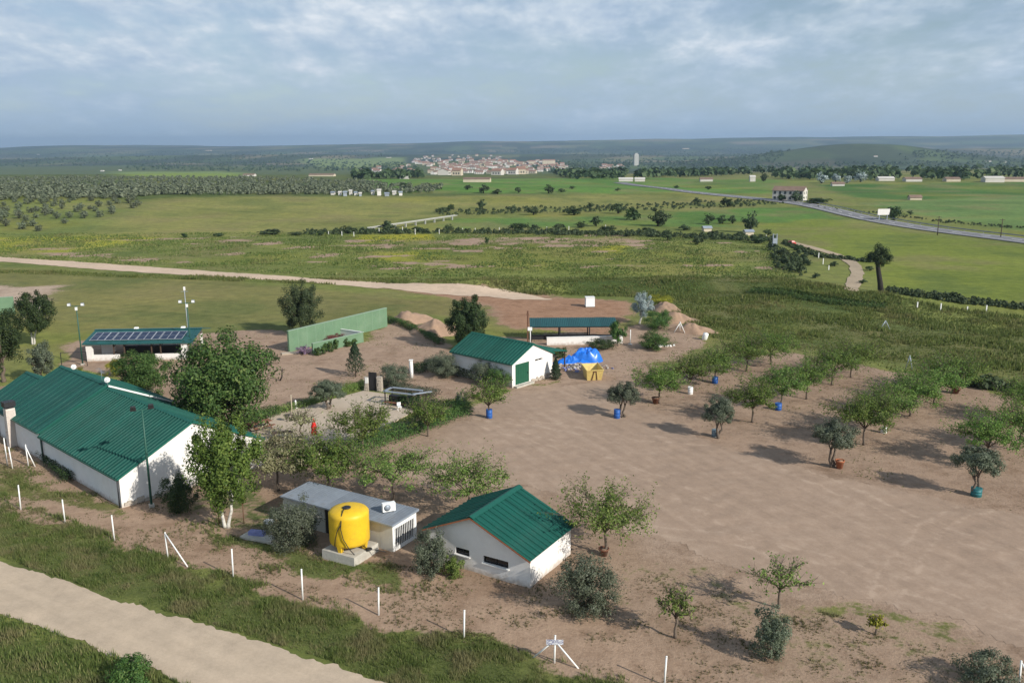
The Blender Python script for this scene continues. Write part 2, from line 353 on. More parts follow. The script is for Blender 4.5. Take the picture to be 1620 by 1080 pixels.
region([(960, 284), (1240, 284), (1230, 300), (1080, 296)], 5, 1, (0.119, 0.193, 0.045))
region([(1190, 356), (1300, 345), (1460, 370), (1620, 392), (1900, 430), (1900, 520), (1620, 492), (1420, 462), (1390, 440), (1300, 395)], 3, 1, (0.162, 0.196, 0.036))
region([(-200, 380), (200, 372), (260, 378), (100, 400), (-200, 402)], 5, 1, (0.288, 0.286, 0.040))
# meadow beyond the sandy path
region([(400, 382), (900, 372), (1150, 385), (1240, 420), (1250, 436), (700, 440), (420, 420)], 4, .80, (0.174, 0.194, 0.050), S_SOIL)
region([(560, 372), (680, 370), (690, 382), (560, 384)], 2, .95, (0.302, 0.285, 0.030))
region([(590, 398), (700, 396), (700, 412), (600, 414)], 3, .95, (0.255, 0.257, 0.034))
region([(930, 390), (990, 389), (985, 400), (925, 400)], 2, .95, (0.278, 0.268, 0.034))
region([(640, 380), (1000, 376), (1010, 386), (660, 386)], 4, .5, G_DRY, S_SOIL)
# lawn, sand, yard
region([(-200, 425), (40, 424), (300, 440), (450, 452), (620, 470), (660, 500), (600, 510), (440, 525), (140, 527), (-200, 520)], 3, .97, (.178, .172, .060), S_SOIL)
region([(-200, 448), (110, 452), (70, 478), (-200, 500)], 4, .25, G_DRY, (.42, .32, .24))
region([(560, 470), (780, 474), (800, 505), (650, 500)], 3, .75, (.175, .160, .060), S_SOIL)
region([(600, 455), (760, 452), (850, 468), (990, 475), (1000, 500), (960, 535), (800, 520), (760, 480)], 2.5, .22, (.17, .15, .06), S_RED)
region([(100, 545), (260, 525), (440, 523), (560, 545), (620, 505), (700, 520), (720, 560), (800, 530), (960, 530), (1060, 505), (1130, 540), (1060, 570), (1010, 605), (960, 605), (880, 600), (800, 620), (690, 640), (560, 600), (430, 660), (330, 660), (230, 600), (100, 580)], 2.0, .17, (.20, .18, .07), S_SOIL)
region([(560, 560), (700, 545), (720, 575), (560, 600)], 2.5, .3, (.20, .18, .07), S_SOIL)
# orchard floor and lot surround
region([(955, 610), (1005, 598), (1090, 578), (1230, 556), (1360, 578), (1540, 612), (1640, 632), (1900, 690), (2700, 860), (2700, 1150), (1900, 900), (1530, 800), (1310, 756), (1130, 712), (985, 652)], 1.2, .13, (.17, .15, .06), (.310, .218, .154))
region([(380, 720), (560, 690), (740, 640), (900, 598), (1010, 600), (1010, 650), (1130, 700), (1310, 748), (1530, 795), (1640, 815), (1900, 880), (2700, 1080), (2700, 1500), (1900, 1150), (1500, 1010), (1300, 960), (1060, 900), (930, 900), (800, 800), (430, 800)], 1.2, .04, (.17, .15, .06), S_LOT)
region([(380, 730), (580, 735), (800, 770), (720, 830), (420, 800)], 1.5, .14, (.15, .14, .05), (.29, .20, .14))
region([(-300, 640), (0, 610), (240, 600), (420, 680), (560, 700), (820, 770), (1010, 850), (1000, 960), (640, 920), (330, 850), (-300, 740)], 1.2, .22, (.15, .15, .055), (.305, .214, .148))
region([(395, 770), (450, 800), (520, 850), (500, 880), (330, 840), (240, 806), (260, 795)], .8, .55, (.11, .13, .045))
# soil strip along the fence and the weedy corner
region([(-300, 640), (30, 700), (250, 800), (330, 820), (520, 880), (640, 890), (850, 935), (980, 960), (1300, 1010), (1500, 1060), (1700, 1120), (1300, 1200), (900, 1075), (700, 1012), (480, 955), (260, 895), (100, 840), (-300, 720)], .8, .24, (.14, .14, .05), (.335, .232, .160))
region([(930, 880), (1060, 890), (1300, 965), (1500, 1010), (1700, 1080), (1700, 1150), (1300, 1150), (1100, 1060), (960, 975)], 1.5, .36, (.13, .13, .05), (.315, .222, .155))
region([(-300, 690), (40, 745), (180, 800), (190, 825), (30, 780), (-300, 740)], .8, .62, (.17, .165, .06))
region([(330, 840), (500, 880), (640, 905), (640, 930), (480, 905), (330, 865)], .6, .7, (.12, .14, .045))
# verge and the near corner
region([(-400, 745), (0, 810), (130, 862), (260, 908), (480, 972), (600, 1000), (760, 1040), (880, 1070), (1060, 1118), (640, 1110), (540, 1055), (330, 990), (150, 938), (0, 885), (-400, 790)], 1.3, .96, (.100, .118, .036), S_SOIL)
region([(-400, 880), (0, 975), (130, 1015), (300, 1085), (400, 1200), (-400, 1200)], .6, .93, (.085, .105, .03), S_SOIL)
# bank and hollow of dark growth
region([(880, 440), (1250, 436), (1420, 470), (1430, 492), (1330, 496), (1200, 470), (900, 466)], 2.5, 1, (.070, .095, .026))
region([(1000, 475), (1160, 470), (1340, 498), (1620, 520), (1900, 560), (1900, 660), (1600, 605), (1350, 565), (1230, 548), (1130, 535)], 3, .96, (.098, .125, .038), S_SOIL)
region([(1250, 520), (1620, 530), (1900, 570), (1900, 640), (1600, 600), (1350, 560)], 4, .85, (.125, .130, .046), S_SOIL)

MEADOW = poly_at([(-200, 376), (400, 372), (1000, 370), (1230, 388), (1240, 425), (900, 432), (500, 430), (-200, 395)])
def ground_attrs(x, y):
    n = x.shape; cov = np.full(n, .93); g = np.empty(n + (3,)); s = np.empty(n + (3,)); g[:] = G_MEADOW; s[:] = S_SOIL
    # far country: patchwork of fields and dark scrub
    fn = vnoise(x, y, 1 / 330, 21, 2); fk = sstep(700, 1500, y)
    cell = _hash(np.floor(x / 260 + .35 * np.sin(y / 300)), np.floor(y / 420 + .3 * np.sin(x / 200)), 5)
    fc = np.array([(.055, .075, .034), (.090, .125, .045), (.05, .065, .035), (.15, .155, .07), (.07, .10, .04), (.19, .165, .10), (.06, .08, .04)])[(cell * 6.99).astype(int)]
    g = g * (1 - fk[..., None]) + fc * fk[..., None]
    dk = (sstep(.50, .60, fn) * sstep(900, 1800, y))[..., None]; g = g * (1 - .7 * dk) + np.array((.030, .045, .024)) * .7 * dk
    jx = x + 1.2 * wob(x, y, .35, 31) + .5 * wob(x, y, 1.1, 32); jy = y + 1.6 * wob(x, y, .3, 33) + .5 * wob(x, y, 1.2, 34)
    for poly, fe, c, gc, sc in REG:
        x0, y0 = poly.min(0) - 4 * fe; x1, y1 = poly.max(0) + 4 * fe
        m = (x > x0) & (x < x1) & (y > y0) & (y < y1)
        if not m.any(): continue
        w = sstep(fe, -fe, sdf(poly, jx[m], jy[m]))
        if c is not None: cov[m] = cov[m] * (1 - w) + c * w
        if gc is not None: g[m] = g[m] * (1 - w[:, None]) + np.array(gc) * w[:, None]
        if sc is not None: s[m] = s[m] * (1 - w[:, None]) + np.array(sc) * w[:, None]
    # drift of dry and yellow growth over the meadows
    a = vnoise(x, y, 1 / 17, 41, 4); b = vnoise(x, y, 1 / 45, 51, 3); c2 = vnoise(x, y, 1 / 6, 61, 3)
    k = sstep(90, 130, y) * (1 - sstep(700, 1200, y))
    dry = (k * sstep(.50, .72, a) * .55)[..., None]; g = g * (1 - dry) + np.array((.20, .175, .078)) * dry
    yel = (k * sstep(.58, .74, b) * .40)[..., None]; g = g * (1 - yel) + np.array((.20, .20, .035)) * yel
    lush = (k * sstep(.56, .74, 1 - a) * .45)[..., None]; g = g * (1 - lush) + np.array((.080, .118, .034)) * lush
    c3 = vnoise(x * .45, y, 1 / 5.5, 63, 3); cov = cov - k * .25 * sstep(.62, .80, c2 * .5 + (1 - b) * .5) 
    inm = sstep(6, -6, sdf(MEADOW, x, y)); cov = cov - .60 * inm * sstep(.58, .70, c3)
    return np.clip(cov, 0, 1), g, s

def axis(lo, a, b, hi, st, gr):
    v = list(np.arange(a, b, st)); s = st; p = v[-1]
    while p < hi: s *= gr; p += s; v.append(p)
    s = st; p = a; w = []
    while p > lo: s *= gr; p -= s; w.append(p)
    return np.array(w[::-1] + v)
gx = axis(-9300, -62, 62, 9300, .55, 1.045); gy = axis(-380, 36, 165, 13000, .5, 1.030)
GX, GY = np.meshgrid(gx, gy); fx, fy = GX.ravel(), GY.ravel()
GZ = height(fx, fy) + .03 * wob(fx, fy, 1.1, 71)
cov, gc, sc_ = ground_attrs(fx, fy)
nx, ny = len(gx), len(gy); idx = np.arange(nx * ny).reshape(ny, nx)
faces = np.stack([idx[:-1, :-1].ravel(), idx[:-1, 1:].ravel(), idx[1:, 1:].ravel(), idx[1:, :-1].ravel()], 1)
m, t, b = newmat('ground')
tcn = t.nodes.new('ShaderNodeTexCoord')
def attr(nm):
    a = t.nodes.new('ShaderNodeAttribute'); a.attribute_name = nm; return a
def gnoise(tt, co, scale, det=5.0, rough=.65, sc=(1, 1, 1), rot=0):
    mp = tt.nodes.new('ShaderNodeMapping'); mp.vector_type = 'TEXTURE' if rot else 'POINT'; mp.inputs['Scale'].default_value = sc; mp.inputs['Rotation'].default_value = (0, 0, rot); L(tt, co, mp.inputs[0])
    n = N(tt, 'ShaderNodeTexNoise', Scale=scale, Detail=det, Roughness=rough); L(tt, mp.outputs[0], n.inputs['Vector']); return n.outputs['Fac']
co = tcn.outputs['Object']
n1 = gnoise(t, co, 1.1, 7, .7); n2 = gnoise(t, co, .16, 5, .6); n3 = gnoise(t, co, 4.5, 5, .7); n4 = gnoise(t, co, .45, 6, .7)
v = math_n(t, 'ADD', attr('cov').outputs['Fac'], math_n(t, 'ADD', math_n(t, 'MULTIPLY', math_n(t, 'SUBTRACT', n1, .5), 1.1), math_n(t, 'MULTIPLY', math_n(t, 'SUBTRACT', n2, .5), .8)))
mask = ramp(t, v, [(0.44, (0, 0, 0)), (0.60, (1, 1, 1))])
gcol = mixc(t, 1.0, attr('gcol').outputs['Color'], ramp(t, math_n(t, 'ADD', math_n(t, 'MULTIPLY', n3, .5), math_n(t, 'MULTIPLY', n4, .5)), [(0.32, (.52, .55, .5)), (0.5, (.95, .95, .95)), (0.68, (1.45, 1.38, 1.3))]), 'MULTIPLY')
scol = mixc(t, 1.0, attr('scol').outputs['Color'], ramp(t, math_n(t, 'ADD', math_n(t, 'MULTIPLY', n1, .6), math_n(t, 'MULTIPLY', n3, .4)), [(0.34, (.70, .67, .64)), (0.5, (1, 1, 1)), (0.66, (1.18, 1.18, 1.18))]), 'MULTIPLY')
scol = mixc(t, 1.0, scol, ramp(t, math_n(t, 'ADD', math_n(t, 'MULTIPLY', n4, .55), math_n(t, 'MULTIPLY', n2, .45)), [(0.38, (.76, .73, .70)), (0.50, (1, 1, 1)), (0.64, (1.08, 1.08, 1.08))]), 'MULTIPLY')
n5 = gnoise(t, co, .022, 4, .6); n6 = gnoise(t, co, .35, 4, .6, (1, 14, 1), 1.25)
gcol = mixc(t, 1.0, gcol, ramp(t, math_n(t, 'ADD', math_n(t, 'MULTIPLY', n5, .6), math_n(t, 'MULTIPLY', n6, .4)), [(0.36, (.72, .78, .70)), (0.5, (1, 1, 1)), (0.62, (1.22, 1.16, 1.12))]), 'MULTIPLY')
L(t, mixc(t, mask, scol, gcol), b.inputs['Base Color']); b.inputs['Roughness'].default_value = .95; b.inputs['Specular IOR Level'].default_value = .1
bn = N(t, 'ShaderNodeBump', Strength=.5, Distance=.12); L(t, math_n(t, 'ADD', n3, math_n(t, 'MULTIPLY', n1, .6)), bn.inputs['Height']); L(t, bn.outputs[0], b.inputs['Normal'])
gm = np_mesh('ground', np.stack([fx, fy, GZ], 1), faces, ['ground'], True)
a = gm.attributes.new('cov', 'FLOAT', 'POINT'); a.data.foreach_set('value', cov.astype(np.float32))
for nm, c in (('gcol', gc), ('scol', sc_)):
    a = gm.attributes.new(nm, 'FLOAT_COLOR', 'POINT'); a.data.foreach_set('color', np.concatenate([c, np.ones((len(c), 1))], 1).astype(np.float32).ravel())
tag(obj('ground', gm), 'wide plain of meadows, fields and bare soil', kind='structure')

# ------------------------------------------------------------------ sheets on the ground
def gz(x, y): return float(height(x, y))
def sheet_mat(name, c, streak, rot, amt=.5, c2=None):
    m, t, b = newmat(name); co = t.nodes.new('ShaderNodeTexCoord').outputs['Object']
    a1 = gnoise(t, co, .9, 7, .65); a2 = gnoise(t, co, 5, 5, .7); a3 = gnoise(t, co, 1.1, 6, .65, (1, 22, 1), rot); a4 = gnoise(t, co, .09, 4, .5)
    k = math_n(t, 'ADD', math_n(t, 'MULTIPLY', a1, .35), math_n(t, 'ADD', math_n(t, 'MULTIPLY', a2, .2), math_n(t, 'ADD', math_n(t, 'MULTIPLY', a3, streak), math_n(t, 'MULTIPLY', a4, .45 - streak))))
    if name == 'lot_gravel':
        sx = t.nodes.new('ShaderNodeSeparateXYZ'); L(t, co, sx.inputs[0])
        for cx, cy_, R0 in ((-38, 40, 58), (-38, 40, 59.7), (70, 92, 48), (70, 92, 49.7), (-5, 20, 44), (-5, 20, 45.7), (58, 30, 40), (58, 30, 41.7), (20, 120, 37), (20, 120, 38.7)):
            dx = math_n(t, 'SUBTRACT', sx.outputs[0], cx); dy = math_n(t, 'SUBTRACT', sx.outputs[1], cy_); dd = math_n(t, 'SQRT', math_n(t, 'ADD', math_n(t, 'MULTIPLY', dx, dx), math_n(t, 'MULTIPLY', dy, dy)))
            e = math_n(t, 'SUBTRACT', 1.0, math_n(t, 'MULTIPLY', math_n(t, 'ABSOLUTE', math_n(t, 'SUBTRACT', math_n(t, 'ADD', dd, math_n(t, 'MULTIPLY', a4, 5.0)), R0 + 2.5)), 3.2), True)
            k = math_n(t, 'ADD', k, math_n(t, 'MULTIPLY', math_n(t, 'MULTIPLY', e, ramp(t, a1, [(0.42, (0, 0, 0)), (0.6, (1, 1, 1))])), .10))
    L(t, ramp(t, k, [(0.36, tuple(v * (1 - amt * .45) for v in c)), (0.5, c), (0.62, c2 or tuple(v * (1 + amt * .35) for v in c))]), b.inputs['Base Color'])
    b.inputs['Roughness'].default_value = .95; b.inputs['Specular IOR Level'].default_value = .1
    bn = N(t, 'ShaderNodeBump', Strength=.35, Distance=.06); L(t, math_n(t, 'ADD', a2, math_n(t, 'MULTIPLY', a3, .7)), bn.inputs['Height']); L(t, bn.outputs[0], b.inputs['Normal']); return m
sheet_mat('lot_gravel', S_LOT, .26, math.radians(27), .55, (.405, .300, .222))
sheet_mat('road_dirt', (.47, .372, .272), .3, math.radians(58), .45)
sheet_mat('path_sand', (.54, .41, .30), .2, math.radians(70), .5)
sheet_mat('track_dirt', (.38, .30, .21), .1, .3, .5)
def resample(pts, step):
    pts = np.array(pts, float); seg = np.hypot(*np.diff(pts, axis=0).T); cum = np.concatenate([[0], np.cumsum(seg)]); n = max(2, int(cum[-1] / step)); s = np.linspace(0, cum[-1], n)
    # smooth (Catmull-like) by interpolation on a spline of the corner points
    out = np.stack([np.interp(s, cum, pts[:, k]) for k in range(2)], 1)
    for _ in range(3): out[1:-1] = .25 * out[:-2] + .5 * out[1:-1] + .25 * out[2:]
    return out
def strip(name, ea, eb, mat, lift, cols=10, jit=.15, step=1.0, label=None):
    n = max(len(resample(ea, step)), len(resample(eb, step)))
    def rs(e):
        r = resample(e, step); tt = np.linspace(0, len(r) - 1, n); return np.stack([np.interp(tt, np.arange(len(r)), r[:, k]) for k in range(2)], 1)
    A, B = rs(ea), rs(eb); rng = np.random.RandomState(len(name)); V = []
    ja = (vnoise(A[:, 0], A[:, 1], .35, 7, 4) - .5) * jit * 5 + rng.normal(0, jit * .35, n); jb = (vnoise(B[:, 0], B[:, 1], .35, 8, 4) - .5) * jit * 5 + rng.normal(0, jit * .35, n)
    d = B - A; d = d / (np.linalg.norm(d, axis=1)[:, None] + 1e-9); A = A - d * ja[:, None]; B = B + d * jb[:, None]
    for k in range(cols + 1):
        q = A + (B - A) * k / cols; V.append(np.concatenate([q, (height(q[:, 0], q[:, 1]) + lift + .03 * wob(q[:, 0], q[:, 1], 1.1, 71))[:, None]], 1))
    V = np.array(V); ii = np.arange((cols + 1) * n).reshape(cols + 1, n)
    F = np.stack([ii[:-1, :-1].ravel(), ii[:-1, 1:].ravel(), ii[1:, 1:].ravel(), ii[1:, :-1].ravel()], 1)
    return tag(obj(name, np_mesh(name, V.reshape(-1, 3), F, [mat], True)), label, kind='structure')
strip('dirt_road', poly_at([(-300, 800), (-120, 850), (0, 886), (60, 905), (150, 938), (250, 968), (330, 990), (430, 1020), (540, 1055), (700, 1110), (1000, 1220)]),
      poly_at([(-300, 895), (-120, 940), (0, 975), (60, 990), (130, 1015), (170, 1035), (250, 1060), (300, 1085), (380, 1115), (500, 1160), (760, 1260)]), 'road_dirt', .03, 14, .22, .3, 'pale dirt road across the near left corner')
strip('sandy_path', poly_at([(-250, 396), (-40, 404), (20, 408), (120, 414), (300, 427), (450, 437), (600, 447), (700, 450), (780, 456), (830, 464), (872, 473)]),
      poly_at([(-250, 405), (-40, 412), (20, 415), (120, 424), (300, 436), (450, 444), (600, 456), (700, 466), (780, 471), (830, 474), (874, 475)]), 'path_sand', .05, 6, .45, 1.5, 'pale sandy path beside the mown field')
# lot: a fine sheet clipped to its outline
def area_sheet(name, pts, mat, lift, st, label, jit=.5):
    poly = poly_at(pts); x0, y0 = poly.min(0); x1, y1 = poly.max(0); X, Y = np.meshgrid(np.arange(x0, x1 + st, st), np.arange(y0, y1 + st, st))
    s = sdf(poly, X.ravel() + jit * wob(X.ravel(), Y.ravel(), .8, 81), Y.ravel() + jit * wob(X.ravel(), Y.ravel(), .9, 82)).reshape(X.shape); ii = np.arange(X.size).reshape(X.shape)
    keep = (np.maximum.reduce([s[:-1, :-1], s[1:, :-1], s[:-1, 1:], s[1:, 1:]]) < 0).ravel()
    F = np.stack([ii[:-1, :-1].ravel(), ii[:-1, 1:].ravel(), ii[1:, 1:].ravel(), ii[1:, :-1].ravel()], 1)[keep]
    Z = height(X, Y) + lift + .03 * wob(X, Y, 1.1, 71); V = np.stack([X.ravel(), Y.ravel(), Z.ravel()], 1)
    u, inv = np.unique(F, return_inverse=True)
    return tag(obj(name, np_mesh(name, V[u], inv.reshape(F.shape), [mat], True)), label, kind='structure')
area_sheet('gravel_lot', [(600, 735), (690, 690), (740, 662), (800, 632), (900, 606), (960, 604), (985, 635), (1130, 702), (1310, 750), (1530, 798), (1640, 820), (1900, 890), (2600, 1075), (2600, 1380), (1900, 1120), (1500, 985), (1300, 935), (1180, 905), (1060, 862), (1000, 845), (900, 795), (820, 765), (760, 770), (680, 775)], 'lot_gravel', .012, .35, 'open gravel lot with tyre streaks', .6)
PAT = poly_at([(394, 668), (575, 619), (612, 624), (650, 632), (662, 648), (600, 680), (530, 712), (470, 714), (425, 702), (398, 690)])
mb = MB(); n = len(PAT); mb.add([(x, y, .10) for x, y in PAT] + [(x, y, -.1) for x, y in PAT], [tuple(range(n))[::-1]] + [(i, (i + 1) % n, n + (i + 1) % n, n + i) for i in range(n)])
tag(obj('patio', mb, mats='patio_concrete'), 'pale concrete patio among hedges', kind='structure')
cent = resample(poly_at([(1345, 460), (1352, 443), (1358, 430), (1351, 417), (1331, 406), (1300, 396), (1270, 388), (1248, 382)]), 3)
def offset(c, w):
    d = np.gradient(c, axis=0); d /= np.linalg.norm(d, axis=1)[:, None]; nrm = np.stack([-d[:, 1], d[:, 0]], 1); return c + nrm * w, c - nrm * w
ea, eb = offset(cent, 1.35); strip('farm_track', ea, eb, 'track_dirt', .10, 4, .2, 2.0, 'winding farm track beside the bright field')
# road with markings
hw = resample(poly_at([(1900, 425), (1760, 402), (1620, 381), (1480, 365), (1365, 345), (1313, 331.5), (1272, 323), (1235, 318), (1150, 310), (1082, 303.5), (1030, 296), (980, 289)]), 8)
ea, eb = offset(hw, 5.2); road = strip('country_road', ea, eb, 'asphalt', .22, 6, .05, 8, 'grey two-lane road with white dashes')
def ribbon(c, w, lift):
    A, B = offset(c, w); mb = MB()
    for i in range(len(c) - 1):
        mb.add([(A[i][0], A[i][1], gz(*c[i]) + lift), (B[i][0], B[i][1], gz(*c[i]) + lift), (B[i + 1][0], B[i + 1][1], gz(*c[i + 1]) + lift), (A[i + 1][0], A[i + 1][1], gz(*c[i + 1]) + lift)], [(0, 1, 2, 3)])
    return mb
for w in (3.4, -3.4):
    e = offset(hw, w)[0]; obj('edge_line', ribbon(e[:40], .14, .26), road, mats='line_white')
cf = resample(hw, 4.0)
for i in range(0, min(len(cf) - 2, 110), 3): obj('lane_dash', ribbon(cf[i:i + 2], .22, .26), road, mats='line_white')

# ------------------------------------------------------------------ vegetation generators
def unit(v): return v / (np.linalg.norm(v, axis=-1, keepdims=True) + 1e-9)
def leaves(P, out, size, asp, rng, jitter=.9, up=.25):
    n = len(P); nr = unit(out * 1.15 + rng.normal(0, jitter, (n, 3)) * .55 + np.array([0, 0, up]))
    a = unit(np.cross(nr, rng.normal(0, 1, (n, 3)))); b = np.cross(nr, a)
    s = (size * rng.uniform(.65, 1.35, n))[:, None]
    V = np.stack([P - a * s / 2, P + b * s * asp / 2 + a * s * .08, P + a * s / 2, P - b * s * asp / 2 + a * s * .08], 1).reshape(-1, 3)
    return V
def quads(n): return np.arange(n * 4).reshape(n, 4)
def clump_crown(rng, c, r3, ncl, nleaf, size, asp, rc=.36, shell=.55, full=False):
    """leaf cloud: clumps spread through an ellipsoid, centre c, radii r3"""
    d = unit(rng.normal(0, 1, (ncl, 3))); d[:, 2] = d[:, 2] if full else np.where(d[:, 2] < -.55, -d[:, 2] * .5, d[:, 2])
    rad = (shell + (1 - shell) * rng.uniform(0, 1, ncl) ** .7) * rng.uniform(.78, 1.08, ncl); rad[: ncl // 5] *= rng.uniform(.2, .7, ncl // 5)
    cc = d * rad[:, None]; k = rng.randint(0, ncl, nleaf); sc = rc * rng.uniform(.55, 1.25, ncl)
    q = unit(rng.normal(0, 1, (nleaf, 3))) * (rng.uniform(0, 1, nleaf) ** .42)[:, None] * sc[k][:, None]
    P = (cc[k] + q); out = unit(unit(q) * .7 + d[k] * .6); P = P * np.array(r3) + np.array(c)
    return leaves(P, out, size, asp, rng)
def limbs_mesh(mb, rng, base, top, tips, r0, n=7, bend=.12):
    """trunk from base to top, then a limb to each tip"""
    base = np.array(base, float); top = np.array(top, float); H = np.linalg.norm(top - base)
    pts = [base + (top - base) * t_ + np.array([rng.normal(0, bend * .25), rng.normal(0, bend * .25), 0]) * H * (0 < t_ < 1) for t_ in (0, .15, .4, .7, 1)]
    mb.tube(pts, [r0 * 1.35, r0 * 1.05, r0 * .95, r0 * .85, r0 * .75], n)
    for tp in tips:
        tp = np.array(tp, float); d = tp - top; Ln = np.linalg.norm(d); mid = top + d * .5 + np.array([rng.normal(0, .08), rng.normal(0, .08), .10]) * Ln
        mb.tube([top - (top - base) * .08, top + d * .2 + np.array([0, 0, .06 * Ln]), mid, tp], [r0 * .55, r0 * .42, r0 * .28, r0 * .09], 5)
def fill(C, area, size, asp, cap):
    """leaf count and size that give C layers of leaf over a silhouette of that area"""
    n = C * area / (size * size * asp / 2)
    if n > cap: size *= math.sqrt(n / cap); n = cap
    return int(n), size
def vase_tree(rng, h, r, zb, r0, C, cap, size=.17, asp=.62):
    """open-crowned tree: limbs fan up and out under a flattened dome of leaf clumps, twigs stick out past it"""
    mb = MB(); top = np.array([0, 0, zb]); tips = []; LP = []; LO = []; nb = 9; hz = h - zb
    n, size = fill(C, PI * r * hz * .5, size, asp, cap)
    for i in range(nb):
        a = 2 * PI * (i + rng.uniform(-.3, .3)) / nb; e = rng.uniform(.15, .7) if i % 3 else rng.uniform(.8, 1.3)
        tips.append(np.array([math.cos(a) * math.cos(e) * r * .9, math.sin(a) * math.cos(e) * r * .9, zb + hz * (.22 + .62 * math.sin(e))]))
    limbs_mesh(mb, rng, (0, 0, 0), top, tips, r0)
    k = 15; per = max(3, int(n * .42 / (nb * k)))
    for tp in tips:
        d = tp - top
        for j in range(k):
            s = rng.uniform(.3, 1.0); o = top + d * s + np.array([0, 0, .1 * np.linalg.norm(d) * math.sin(s * PI)])
            dr = unit(d / np.linalg.norm(d) * .75 + rng.normal(0, .55, 3) + np.array([0, 0, .28])); ln = r * rng.uniform(.25, .6); e = o + dr * ln; e[2] = min(max(e[2], zb * .8), h * 1.04)
            mb.tube([o, o + (e - o) * .55 + np.array([0, 0, .03]), e], [.02, .013, .005], 3, cap=False)
            tt = rng.uniform(.05, 1.06, per)[:, None]; LP.append(o + (e - o) * tt + rng.normal(0, .05 * r, (per, 3))); LO.append(np.repeat(dr[None], per, 0) + rng.normal(0, .4, (per, 3)))
    P = np.concatenate(LP); V1 = leaves(P, unit(np.concatenate(LO)), size, asp, rng)
    V2 = clump_crown(rng, (0, 0, zb + hz * .36), (r * .86, r * .86, hz * .48), 44, int(n * .58), size, asp, .24, .45)
    return mb, np.concatenate([V1, V2])
PROTO = {}
def shrub_mesh(key, rng, r3, cz, ncl, nleaf, size, asp, mat, rc=.36, shell=.5):
    V = clump_crown(rng, (0, 0, cz), r3, ncl, nleaf, size, asp, rc, shell); V[:, 2] = np.maximum(V[:, 2], .01); return np_mesh('foliage', V, quads(len(V) // 4), [mat])
